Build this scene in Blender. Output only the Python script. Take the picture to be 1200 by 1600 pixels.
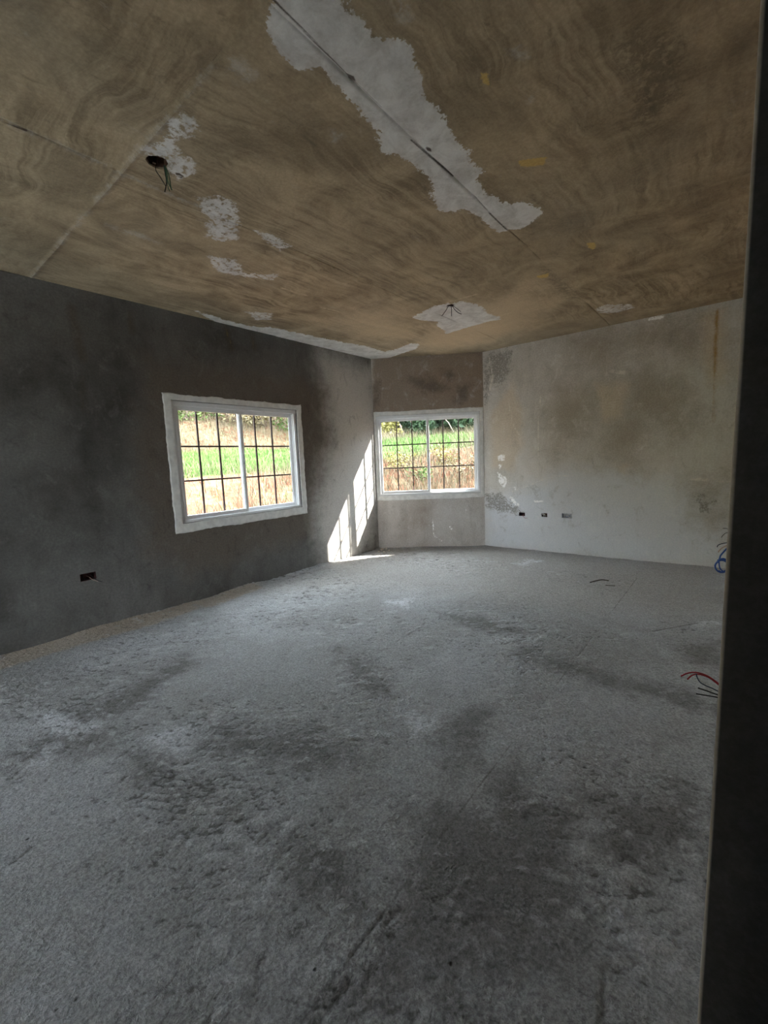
import bpy, math, random
import numpy as np
from mathutils import Matrix, Vector

for o in list(bpy.data.objects):
    bpy.data.objects.remove(o)
scene = bpy.context.scene
COL = scene.collection

# ------------------------------------------------------------------ camera
CX, HC = 4.0911, 1.3037                      # eye position (x, height); y = 0
YAW, PITCH, ROLL, FPX = 0.686965, -0.118945, -0.041786, 672.565
H, D, Y1, X1 = 2.75, 5.7439, 4.8390, 1.2773  # ceiling height, far wall, bay corner points
W = CX - 0.0055                              # face of the right wall


def cam_axes():
    f = np.array([-math.sin(YAW) * math.cos(PITCH), math.cos(YAW) * math.cos(PITCH), math.sin(PITCH)])
    r = np.array([math.cos(YAW), math.sin(YAW), 0.0])
    u = np.cross(r, f)
    return (math.cos(ROLL) * r + math.sin(ROLL) * u, -math.sin(ROLL) * r + math.cos(ROLL) * u, f)


CR, CU, CF = cam_axes()
EYE = np.array([CX, 0.0, HC])
cam_data = bpy.data.cameras.new('camera')
cam_data.sensor_fit = 'VERTICAL'
cam_data.sensor_height = 24.0
cam_data.lens = FPX / 1600.0 * 24.0
cam_data.clip_start = 0.02
cam_data.clip_end = 400
cam = bpy.data.objects.new('camera', cam_data)
COL.objects.link(cam)
cam.matrix_world = Matrix((
    (CR[0], CU[0], -CF[0], EYE[0]), (CR[1], CU[1], -CF[1], EYE[1]),
    (CR[2], CU[2], -CF[2], EYE[2]), (0, 0, 0, 1)))
scene.camera = cam

# ------------------------------------------------------------------ world, sun, exposure
world = bpy.data.worlds.new('sky')
scene.world = world
world.use_nodes = True
wn = world.node_tree.nodes
wn['Background'].inputs['Color'].default_value = (0.80, 0.91, 1.0, 1)
wn['Background'].inputs['Strength'].default_value = 2.0

SUN_DIR = Vector((0.405, 0.70, 0.588)).normalized()   # towards the sun
sd = bpy.data.lights.new('sun', 'SUN')
sd.energy = 5.5
sd.angle = math.radians(0.53)
sd.color = (1.0, 0.95, 0.87)
sun = bpy.data.objects.new('sun', sd)
COL.objects.link(sun)
sun.rotation_euler = (-SUN_DIR).to_track_quat('-Z', 'Y').to_euler()

vs = scene.view_settings
vs.view_transform = 'Standard'
vs.look = 'None'
vs.gamma = 1.0
vs.use_curve_mapping = False
vs.exposure = 3.35
scene.cycles.diffuse_bounces = 6
scene.cycles.max_bounces = 10
scene.cycles.transparent_max_bounces = 16

# ------------------------------------------------------------------ small tools
rng = np.random.default_rng(7)
_T = rng.random((256, 256))


def vnoise(x, y, seed=0):
    x = np.asarray(x, float) + seed * 17.31
    y = np.asarray(y, float) + seed * 9.77
    ix = np.floor(x).astype(int); iy = np.floor(y).astype(int)
    fx = x - ix; fy = y - iy
    fx = fx * fx * (3 - 2 * fx); fy = fy * fy * (3 - 2 * fy)
    a = _T[ix & 255, iy & 255]; b = _T[(ix + 1) & 255, iy & 255]
    c = _T[ix & 255, (iy + 1) & 255]; d = _T[(ix + 1) & 255, (iy + 1) & 255]
    return (a * (1 - fx) + b * fx) * (1 - fy) + (c * (1 - fx) + d * fx) * fy - 0.5


def fbm(x, y, seed=0, octs=4):
    s = 0; a = 1.0; t = 0
    for k in range(octs):
        s = s + a * vnoise(x * 2 ** k, y * 2 ** k, seed + k * 3); t += a; a *= 0.5
    return s / t


def ray(px):
    return (px[0] - 600) / FPX * CR - (px[1] - 800) / FPX * CU + CF


class Frame:
    """local x = along the wall to the right seen from inside, y = outwards, z = up"""
    def __init__(self, o, x, y):
        self.o = np.array(o, float); self.x = np.array(x, float); self.y = np.array(y, float)
        self.z = np.cross(self.x, self.y)
        self.m = Matrix(((self.x[0], self.y[0], self.z[0], o[0]), (self.x[1], self.y[1], self.z[1], o[1]),
                         (self.x[2], self.y[2], self.z[2], o[2]), (0, 0, 0, 1)))

    def uv(self, px, off=0.0):
        d = ray(px)
        t = ((self.o + self.y * off - EYE) @ self.y) / (d @ self.y)
        p = EYE + d * t - self.o
        return (p @ self.x, p @ self.z)

    def at(self, u, dep, v):
        return self.o + self.x * u + self.y * dep + self.z * v


BL = math.hypot(X1, D - Y1)
bx_, by_ = X1 / BL, (D - Y1) / BL
F_LEFT = Frame((0, 0, 0), (0, 1, 0), (-1, 0, 0))
F_BAY = Frame((0, Y1, 0), (bx_, by_, 0), (-by_, bx_, 0))
F_FAR = Frame((0, D, 0), (1, 0, 0), (0, 1, 0))
F_RIGHT = Frame((W, D, 0), (0, -1, 0), (1, 0, 0))
F_CEIL = Frame((0, 0, H), (0, 1, 0), (0, 0, 1))      # local x = world y, local z = world x
F_FLOOR = Frame((0, 0, 0), (1, 0, 0), (0, 0, -1))    # local x = world x, local z = world y


def sdf_poly(U, V, poly):
    poly = np.array(poly, float)
    d2 = np.full(U.shape, 1e9); ins = np.zeros(U.shape, bool)
    n = len(poly)
    for i in range(n):
        a = poly[i]; b = poly[(i + 1) % n]; e = b - a
        t = np.clip(((U - a[0]) * e[0] + (V - a[1]) * e[1]) / (e @ e + 1e-12), 0, 1)
        d2 = np.minimum(d2, (U - a[0] - t * e[0]) ** 2 + (V - a[1] - t * e[1]) ** 2)
        c = ((a[1] > V) != (b[1] > V))
        xs = a[0] + (V - a[1]) / (b[1] - a[1] + 1e-12) * (b[0] - a[0])
        ins ^= c & (U < xs)
    d = np.sqrt(d2)
    return np.where(ins, -d, d)


def sdf_polyline(U, V, pts, w):
    d2 = np.full(U.shape, 1e9)
    for a, b in zip(pts[:-1], pts[1:]):
        a = np.array(a); b = np.array(b); e = b - a
        t = np.clip(((U - a[0]) * e[0] + (V - a[1]) * e[1]) / (e @ e + 1e-12), 0, 1)
        d2 = np.minimum(d2, (U - a[0] - t * e[0]) ** 2 + (V - a[1] - t * e[1]) ** 2)
    return np.sqrt(d2) - w


def layer(U, V, frame, polys=(), lines=()):
    """signed distance (metres) to marks traced on a surface"""
    d = np.full(U.shape, 9.0)
    for pl in polys:
        d = np.minimum(d, sdf_poly(U, V, [frame.uv(q) for q in pl]))
    for pl, w in lines:
        d = np.minimum(d, sdf_polyline(U, V, [frame.uv(q) for q in pl], w))
    return d


def mesh_obj(name, verts, faces, mat=None, parent=None, smooth=False, matrix=None, attrs=None):
    me = bpy.data.meshes.new(name)
    me.from_pydata([tuple(v) for v in verts], [], [tuple(f) for f in faces])
    if attrs:
        for k, arr in attrs.items():
            at = me.attributes.new(k, 'FLOAT', 'POINT')
            at.data.foreach_set('value', np.asarray(arr, np.float32))
    if smooth:
        me.polygons.foreach_set('use_smooth', [True] * len(me.polygons))
    me.update()
    o = bpy.data.objects.new(name, me)
    COL.objects.link(o)
    if mat:
        me.materials.append(mat)
    if parent:
        o.parent = parent
    elif matrix is not None:
        o.matrix_world = matrix
    return o


def structure(o):
    o['kind'] = 'structure'
    return o


def tag(o, label, cat, group=None):
    o['label'] = label; o['category'] = cat
    if group:
        o['group'] = group
    return o


def empty(name, matrix):
    o = bpy.data.objects.new(name, None)
    COL.objects.link(o)
    o.empty_display_size = 0.05
    o.matrix_world = matrix
    return o


class MB:
    def __init__(self):
        self.v = []; self.f = []

    def add(self, v, f):
        b = len(self.v); self.v += [tuple(p) for p in v]; self.f += [tuple(i + b for i in q) for q in f]
        return self

    def box(self, x0, x1, y0, y1, z0, z1, bev=0.0):
        """box with chamfered long edges when bev > 0"""
        if bev <= 0:
            v = [(x, y, z) for x in (x0, x1) for y in (y0, y1) for z in (z0, z1)]
            return self.add(v, [(0, 1, 3, 2), (4, 6, 7, 5), (0, 4, 5, 1), (2, 3, 7, 6), (0, 2, 6, 4), (1, 5, 7, 3)])
        L = [x1 - x0, y1 - y0, z1 - z0]
        ax = int(np.argmax(L)); b = min(bev, 0.45 * min(L))
        lo = [(x0, x1), (y0, y1), (z0, z1)]
        i, j = [k for k in range(3) if k != ax]
        (a0, a1), (b0, b1) = lo[i], lo[j]
        sec = [(a0 + b, b0), (a1 - b, b0), (a1, b0 + b), (a1, b1 - b), (a1 - b, b1), (a0 + b, b1), (a0, b1 - b), (a0, b0 + b)]
        v = []
        for e in lo[ax]:
            for s in sec:
                p = [0, 0, 0]; p[ax] = e; p[i] = s[0]; p[j] = s[1]; v.append(p)
        f = [(k, (k + 1) % 8, 8 + (k + 1) % 8, 8 + k) for k in range(8)]
        f += [tuple(range(7, -1, -1)), tuple(range(8, 16))]
        return self.add(v, f)

    def tube(self, pts, r, n=6, caps=True):
        pts = [np.array(p, float) for p in pts]
        m = len(pts); v = []; f = []
        up = np.array([0.31, 0.22, 0.92])
        for k, p in enumerate(pts):
            t = pts[min(k + 1, m - 1)] - pts[max(k - 1, 0)]
            t /= np.linalg.norm(t) + 1e-9
            a = np.cross(t, up); a /= np.linalg.norm(a) + 1e-9
            b = np.cross(t, a); up = np.cross(a, t)
            rr = r[k] if hasattr(r, '__len__') else r
            for q in range(n):
                g = 2 * math.pi * q / n
                v.append(p + rr * (math.cos(g) * a + math.sin(g) * b))
        for k in range(m - 1):
            for q in range(n):
                f.append((k * n + q, k * n + (q + 1) % n, (k + 1) * n + (q + 1) % n, (k + 1) * n + q))
        if caps:
            f.append(tuple(range(n - 1, -1, -1))); f.append(tuple((m - 1) * n + q for q in range(n)))
        return self.add(v, f)

    def build(self, name, mat, parent=None, smooth=False, matrix=None):
        return mesh_obj(name, self.v, self.f, mat, parent, smooth, matrix)


def smooth_curve(pts, n=8):
    """Catmull-Rom through the points"""
    P = [np.array(p, float) for p in pts]
    P = [2 * P[0] - P[1]] + P + [2 * P[-1] - P[-2]]
    out = []
    for i in range(1, len(P) - 2):
        for k in range(n):
            t = k / n
            out.append(0.5 * ((2 * P[i]) + (-P[i - 1] + P[i + 1]) * t + (2 * P[i - 1] - 5 * P[i] + 4 * P[i + 1] - P[i + 2]) * t * t
                              + (-P[i - 1] + 3 * P[i] - 3 * P[i + 1] + P[i + 2]) * t ** 3))
    out.append(P[-2])
    return out


# ------------------------------------------------------------------ materials
class N:
    def __init__(self, name):
        self.mat = bpy.data.materials.new(name); self.mat.use_nodes = True
        self.t = self.mat.node_tree; self.n = self.t.nodes
        self.b = self.n['Principled BSDF']
        self.b.inputs['Specular IOR Level'].default_value = 0.25

    def link(self, a, b):
        self.t.links.new(a, b)

    def val(self, node, i, v):
        s = node.inputs[i]
        if isinstance(v, bpy.types.NodeSocket):
            self.link(v, s)
        elif v is not None:
            s.default_value = (*v, 1) if isinstance(v, tuple) and len(v) == 3 and s.type == 'RGBA' else v

    def coord(self, scale=(1, 1, 1), loc=(0, 0, 0)):
        c = self.n.new('ShaderNodeTexCoord'); m = self.n.new('ShaderNodeMapping')
        self.link(c.outputs['Object'], m.inputs['Vector'])
        m.inputs['Scale'].default_value = scale; m.inputs['Location'].default_value = loc
        return m.outputs['Vector']

    def noise(self, scale, detail=4, rough=0.55, vec=None, dist=0.0):
        n = self.n.new('ShaderNodeTexNoise')
        self.link(vec or self.coord(), n.inputs['Vector'])
        n.inputs['Scale'].default_value = scale; n.inputs['Detail'].default_value = detail
        n.inputs['Roughness'].default_value = rough; n.inputs['Distortion'].default_value = dist
        return n.outputs['Fac']

    def voronoi(self, scale, vec=None, feature='F1'):
        n = self.n.new('ShaderNodeTexVoronoi'); n.feature = feature
        self.link(vec or self.coord(), n.inputs['Vector'])
        n.inputs['Scale'].default_value = scale
        return n.outputs['Distance']

    def attr(self, name):
        n = self.n.new('ShaderNodeAttribute'); n.attribute_name = name
        return n.outputs['Fac']

    def math(self, op, a, b=None, clamp=False):
        n = self.n.new('ShaderNodeMath'); n.operation = op; n.use_clamp = clamp
        self.val(n, 0, a)
        if b is not None:
            self.val(n, 1, b)
        return n.outputs[0]

    def rng(self, v, a, b, c=0.0, d=1.0):
        n = self.n.new('ShaderNodeMapRange'); n.interpolation_type = 'SMOOTHSTEP'
        self.val(n, 0, v); n.inputs[1].default_value = a; n.inputs[2].default_value = b
        n.inputs[3].default_value = c; n.inputs[4].default_value = d
        return n.outputs[0]

    def mix(self, f, a, b, mode='MIX'):
        n = self.n.new('ShaderNodeMix'); n.data_type = 'RGBA'; n.blend_type = mode
        self.val(n, 0, f); self.val(n, 6, a); self.val(n, 7, b)
        return n.outputs[2]

    def bump(self, h, strength, dist, normal=None):
        n = self.n.new('ShaderNodeBump')
        n.inputs['Strength'].default_value = strength; n.inputs['Distance'].default_value = dist
        self.link(h, n.inputs['Height'])
        if normal:
            self.link(normal, n.inputs['Normal'])
        return n.outputs['Normal']

    def done(self, color=None, rough=0.9, normal=None, metal=0.0):
        if color is not None:
            self.val(self.b, 'Base Color', color)
        self.val(self.b, 'Roughness', rough)
        self.b.inputs['Metallic'].default_value = metal
        if normal:
            self.link(normal, self.b.inputs['Normal'])
        return self.mat


def plain(name, col, rough=0.5, metal=0.0, var=0.12, scale=30, bump=0.0):
    m = N(name)
    f = m.noise(scale, 3)
    c = m.mix(m.rng(f, 0.3, 0.7), tuple(x * (1 - var) for x in col), tuple(min(1, x * (1 + var)) for x in col))
    nor = m.bump(f, bump, 0.002) if bump else None
    return m.done(c, rough, nor, metal)


def layered(m, col, layers):
    """layers: (attribute, colour, half edge width, noise amplitude, noise scale, opacity, speckle)"""
    for (a, c, w, amp, sc, op, spk) in layers:
        d = m.attr(a)
        nz = m.noise(sc, 4, 0.65)
        d = m.math('ADD', d, m.math('MULTIPLY', m.math('SUBTRACT', nz, 0.5), amp))
        n2 = m.noise(sc * 4.5, 2, 0.7)
        d = m.math('ADD', d, m.math('MULTIPLY', m.math('SUBTRACT', n2, 0.5), amp * 0.45))
        k = m.rng(d, w, -w, 0.0, op)
        if spk:
            s = m.noise(spk, 3, 0.7)
            k = m.math('MULTIPLY', k, m.rng(s, 0.36, 0.52))
        col = m.mix(k, col, c)
    return col


def concrete(name, lo, mid, hi, layers, s1=0.9, s2=4.0, streak=0.25, bump=0.25, rough=0.92):
    m = N(name)
    a = m.noise(s1, 5, 0.6, m.coord((1, 1, 0.8)), 0.3)
    b = m.noise(s2, 6, 0.65, None, 0.2)
    st = m.noise(3.0, 4, 0.6, m.coord((1.6, 1.6, 0.25), (3.1, 0, 1.7)))
    col = m.mix(m.rng(a, 0.30, 0.66), lo, hi)
    col = m.mix(m.rng(b, 0.3, 0.72, 0.0, 0.55), col, mid)
    col = m.mix(m.rng(st, 0.5, 0.75, 0.0, streak), col, tuple(x * 0.5 for x in lo))
    col = layered(m, col, layers)
    sc = m.noise(7.5, 7, 0.75, m.coord((1, 1, 0.7), (5, 3, 1)), 0.7)
    col = m.mix(m.rng(sc, 0.52, 0.72, 0.0, 0.28), col, tuple(min(0.85, x * 1.5) for x in hi))
    col = m.mix(m.rng(sc, 0.46, 0.28, 0.0, 0.40), col, tuple(x * 0.6 for x in lo))
    fine = m.noise(60, 4, 0.7)
    col = m.mix(0.3, col, m.mix(m.rng(fine, 0.3, 0.75), (0.25, 0.25, 0.25), (0.75, 0.75, 0.75)), 'OVERLAY')
    nor = m.bump(fine, bump, 0.004)
    nor = m.bump(b, 0.3, 0.012, nor)
    return m.done(col, rough, nor)


# colours of the plaster; some layers stand in for light on it
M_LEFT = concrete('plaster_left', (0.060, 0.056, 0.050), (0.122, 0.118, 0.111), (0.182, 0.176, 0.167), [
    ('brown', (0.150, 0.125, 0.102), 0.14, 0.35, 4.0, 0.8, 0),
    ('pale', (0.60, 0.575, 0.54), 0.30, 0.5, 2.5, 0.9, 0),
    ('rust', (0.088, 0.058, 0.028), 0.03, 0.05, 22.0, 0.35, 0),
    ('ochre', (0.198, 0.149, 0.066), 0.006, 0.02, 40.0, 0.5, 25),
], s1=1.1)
M_BAY = concrete('plaster_bay', (0.351, 0.289, 0.238), (0.526, 0.491, 0.456), (0.632, 0.605, 0.579), [
    ('brown', (0.274, 0.212, 0.161), 0.05, 0.10, 5.0, 0.85, 0),
    ('dark', (0.130, 0.105, 0.088), 0.09, 0.32, 6.0, 0.75, 0),
    ('white', (1.170, 1.170, 1.170), 0.006, 0.04, 45.0, 0.8, 30),
])
M_FAR = concrete('plaster_far', (0.451, 0.429, 0.384), (0.603, 0.579, 0.534), (0.662, 0.647, 0.617), [
    ('sky_tint', (0.650, 0.678, 0.722), 0.2, 0.3, 2.2, 0.9, 0),  # bluish skylight on the lower wall, put into the colour
    ('brown', (0.338, 0.293, 0.233), 0.34, 0.75, 2.4, 0.8, 0),
    ('tan', (0.603, 0.512, 0.384), 0.07, 0.16, 6.0, 0.6, 0),
    ('dark', (0.226, 0.211, 0.188), 0.03, 0.34, 13.0, 0.8, 48),
    ('edge', (0.828, 0.783, 0.708), 0.006, 0.03, 18.0, 0.5, 12),
    ('white', (1.008, 1.008, 1.008), 0.006, 0.055, 30.0, 0.95, 28),
    ('rust', (0.391, 0.233, 0.067), 0.016, 0.035, 12.0, 0.9, 0),
])
M_RIGHT = concrete('plaster_right', (0.15, 0.147, 0.14), (0.20, 0.196, 0.19), (0.24, 0.236, 0.23), [('lit_bead', (0.72, 0.67, 0.58), 0.0015, 0.001, 30.0, 1.0, 0)])  # corner bead and room face made paler for the window light they catch
M_SIDE = concrete('plaster_side', (0.17, 0.165, 0.155), (0.24, 0.235, 0.225), (0.28, 0.275, 0.265), [])


def ceiling_mat():
    m = N('ceiling_concrete')
    p = m.attr('panel')
    warp = m.noise(1.3, 3, 0.5)
    # plywood grain printed in the slab: long in local x (world y)
    cmb = m.n.new('ShaderNodeCombineXYZ')
    tc = m.n.new('ShaderNodeTexCoord'); sp = m.n.new('ShaderNodeSeparateXYZ')
    m.link(tc.outputs['Object'], sp.inputs[0])
    w2 = m.noise(5.0, 3, 0.5)
    tn = m.attr('turn')
    ux = m.math('ADD', m.math('MULTIPLY', sp.outputs[0], m.math('SUBTRACT', 1.0, tn)), m.math('MULTIPLY', sp.outputs[2], tn))
    uz = m.math('ADD', m.math('MULTIPLY', sp.outputs[2], m.math('SUBTRACT', 1.0, tn)), m.math('MULTIPLY', sp.outputs[0], tn))
    gx = m.math('ADD', m.math('MULTIPLY', ux, 1.3), m.math('MULTIPLY', w2, 0.8))
    gz = m.math('ADD', m.math('MULTIPLY', uz, 26.0), m.math('ADD', m.math('MULTIPLY', warp, 10.0), m.math('MULTIPLY', w2, 2.5)))
    m.link(gx, cmb.inputs[0]); m.link(m.math('MULTIPLY', p, 40.0), cmb.inputs[1]); m.link(gz, cmb.inputs[2])
    grain = m.noise(1.0, 6, 0.7, cmb.outputs[0], 0.25)
    blot = m.noise(2.6, 8, 0.68, None, 0.6)
    big = m.noise(0.7, 3, 0.5, m.coord((1, 1, 1), (4, 2, 1)))
    scuff = m.noise(9.0, 8, 0.75, m.coord((0.5, 1, 1.4), (2, 5, 1)), 0.8)
    patchy = m.rng(m.noise(1.7, 3, 0.5, m.coord((1, 1, 1), (9, 2, 4))), 0.38, 0.62, 0.25, 1.0)
    col = m.mix(m.rng(blot, 0.30, 0.70), (0.214, 0.163, 0.103), (0.513, 0.404, 0.261))
    col = m.mix(m.math('MULTIPLY', m.rng(grain, 0.42, 0.66, 0.0, 0.60), patchy), col, (0.588, 0.475, 0.318))
    col = m.mix(m.math('MULTIPLY', m.rng(grain, 0.50, 0.30, 0.0, 0.60), patchy), col, (0.180, 0.142, 0.095))
    col = m.mix(m.rng(scuff, 0.58, 0.74, 0.0, 0.45), col, (0.551, 0.494, 0.409))
    col = m.mix(m.rng(scuff, 0.44, 0.28, 0.0, 0.75), col, (0.161, 0.128, 0.086))
    col = m.mix(m.rng(big, 0.42, 0.68, 0.0, 0.45), col, (0.314, 0.285, 0.223))
    col = m.mix(m.math('MULTIPLY', p, 0.25), col, (0.314, 0.266, 0.190))
    wcol = m.mix(m.rng(m.noise(7, 8, 0.7, None, 0.5), 0.34, 0.66), (0.60, 0.585, 0.565), (0.84, 0.835, 0.82))
    col = layered(m, col, [
        ('warm_glow', (0.70, 0.55, 0.37), 0.4, 0.6, 3.0, 0.7, 0),  # warm light near the windows, put into the ceiling colour
        ('pit', (0.10, 0.082, 0.06), 0.06, 0.2, 25.0, 0.5, 26),
        ('ochre', (0.62, 0.44, 0.16), 0.004, 0.03, 45.0, 0.95, 0),
        ('tan', (0.66, 0.54, 0.36), 0.008, 0.03, 30.0, 0.8, 20),
        ('haze', (0.58, 0.56, 0.52), 0.03, 0.10, 14.0, 0.6, 18),
        ('scrape', wcol, 0.012, 0.13, 13.0, 0.92, 24),
        ('white', wcol, 0.006, 0.12, 13.0, 0.95, 0),
        ('gap', (0.06, 0.04, 0.03), 0.003, 0.004, 60.0, 0.9, 0),
    ])
    fine = m.noise(70, 5, 0.7)
    col = m.mix(0.25, col, m.mix(m.rng(fine, 0.3, 0.75), (0.25, 0.25, 0.25), (0.75, 0.75, 0.75)), 'OVERLAY')
    nor = m.bump(fine, 0.2, 0.003)
    nor = m.bump(grain, 0.35, 0.004, nor)
    return m.done(col, 0.85, nor)


def floor_mat():
    m = N('floor_concrete')
    a = m.noise(1.1, 5, 0.6, m.coord((1, 1, 1), (1, 7, 0)), 0.4)
    b = m.noise(5.0, 8, 0.7, None, 0.5)
    drag = m.noise(3.0, 6, 0.65, m.coord((1.0, 1, 0.4), (3, 0, 2)), 1.2)
    lump = m.noise(34, 5, 0.65, None, 0.3)
    pit = m.voronoi(26, m.coord((1, 1, 0.8)))
    fine = m.noise(110, 5, 0.75)
    col = m.mix(m.rng(a, 0.3, 0.7), (0.279, 0.276, 0.272), (0.381, 0.386, 0.395))
    col = m.mix(m.rng(b, 0.46, 0.72, 0.0, 0.5), col, (0.246, 0.237, 0.223))
    col = m.mix(m.rng(drag, 0.55, 0.72, 0.0, 0.35), col, (0.502, 0.507, 0.512))
    col = layered(m, col, [
        ('dust', (0.35, 0.325, 0.295), 0.35, 0.5, 2.0, 0.6, 0),
        ('grime', (0.121, 0.114, 0.105), 0.10, 0.42, 5.0, 0.72, 0),
        ('mortar', (0.391, 0.316, 0.233), 0.04, 0.12, 9.0, 0.7, 0),
        ('white', (0.632, 0.651, 0.688), 0.06, 0.30, 7.0, 0.6, 22),
    ])
    rg = m.math('ADD', m.attr('rough'), m.math('MULTIPLY', m.math('SUBTRACT', lump, 0.5), 0.7))
    col = m.mix(m.rng(rg, -0.16, -0.44, 0.0, 0.85), col, (0.10, 0.096, 0.09))
    col = m.mix(m.rng(rg, 0.15, 0.60, 0.0, 0.4), col, (0.55, 0.555, 0.565))
    hole = m.math('MULTIPLY', m.rng(pit, 0.16, 0.05), m.rng(m.noise(9, 3), 0.58, 0.66))
    col = m.mix(hole, col, (0.05, 0.047, 0.043))
    col = layered(m, col, [('crack', (0.10, 0.093, 0.085), 0.005, 0.014, 18.0, 0.8, 0)])
    col = m.mix(0.55, col, m.mix(m.rng(fine, 0.3, 0.72), (0.15, 0.15, 0.15), (0.85, 0.85, 0.85)), 'OVERLAY')
    hgt = m.math('SUBTRACT', lump, m.math('MULTIPLY', hole, 0.35))
    nor = m.bump(fine, 0.7, 0.006)
    nor = m.bump(hgt, 1.0, 0.022, nor)
    nor = m.bump(b, 0.5, 0.03, nor)
    return m.done(col, 0.8, nor)


M_CEIL = ceiling_mat()
M_FLOOR = floor_mat()
M_WHITE = plain('white_plaster', (0.78, 0.78, 0.76), 0.85, var=0.10, scale=14, bump=0.3)
M_ALU = plain('white_aluminium', (0.76, 0.77, 0.78), 0.35, var=0.03)
M_BAR = plain('dark_iron_bar', (0.035, 0.022, 0.022), 0.55, var=0.3)
M_RUBBER = plain('grey_gasket', (0.35, 0.36, 0.37), 0.6)
M_STEEL = plain('galvanised_steel', (0.42, 0.45, 0.50), 0.4, 0.7, var=0.25, scale=40)
M_RUSTY = plain('rusty_steel', (0.085, 0.045, 0.03), 0.8, 0.2, var=0.5, scale=60)
M_BROWNBOX = plain('dark_red_plastic', (0.045, 0.014, 0.014), 0.6, var=0.3)
M_BLUE = plain('blue_wire', (0.02, 0.075, 0.30), 0.4)
M_DBLUE = plain('dark_blue_wire', (0.012, 0.022, 0.06), 0.45)
M_RED = plain('red_wire', (0.28, 0.02, 0.03), 0.4)
M_BLACK = plain('black_wire', (0.012, 0.012, 0.014), 0.45)
M_GREEN = plain('green_wire', (0.03, 0.10, 0.05), 0.45)
M_WWIRE = plain('white_wire', (0.65, 0.64, 0.60), 0.45)
M_PVC = plain('tan_conduit', (0.45, 0.33, 0.27), 0.5)
M_TWIG = plain('dark_twig', (0.06, 0.045, 0.03), 0.9)
M_CRUMB = plain('mortar_crumb', (0.48, 0.44, 0.38), 0.95, var=0.25, scale=60)


def glass_mat():
    m = N('window_glass')
    out = m.n['Material Output']
    tr = m.n.new('ShaderNodeBsdfTransparent'); tr.inputs['Color'].default_value = (0.98, 0.985, 0.98, 1)
    gl = m.n.new('ShaderNodeBsdfGlossy'); gl.inputs['Roughness'].default_value = 0.02
    fr = m.n.new('ShaderNodeLayerWeight'); fr.inputs['Blend'].default_value = 0.5
    rf = m.math('MULTIPLY', m.math('ADD', m.math('MULTIPLY', m.math('POWER', fr.outputs['Facing'], 5.0), 0.9), 0.04), 0.5)
    mx = m.n.new('ShaderNodeMixShader')
    m.link(rf, mx.inputs[0]); m.link(tr.outputs[0], mx.inputs[1]); m.link(gl.outputs[0], mx.inputs[2])
    m.link(mx.outputs[0], out.inputs['Surface'])
    return m.mat


M_GLASS = glass_mat()


# ------------------------------------------------------------------ the setting: slabs with holes
def steps(a, b, step, extra=()):
    n = max(1, int(round((b - a) / step)))
    s = set(np.round(np.linspace(a, b, n + 1), 5))
    s |= {round(e, 5) for e in extra if a <= e <= b}
    out = []
    keep = {round(e, 5) for e in extra} | {round(a, 5), round(b, 5)}
    for q in sorted(s):
        if out and q - out[-1] < 0.0015:
            if q in keep:
                out[-1] = q
            continue
        out.append(q)
    return np.array(out)


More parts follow.
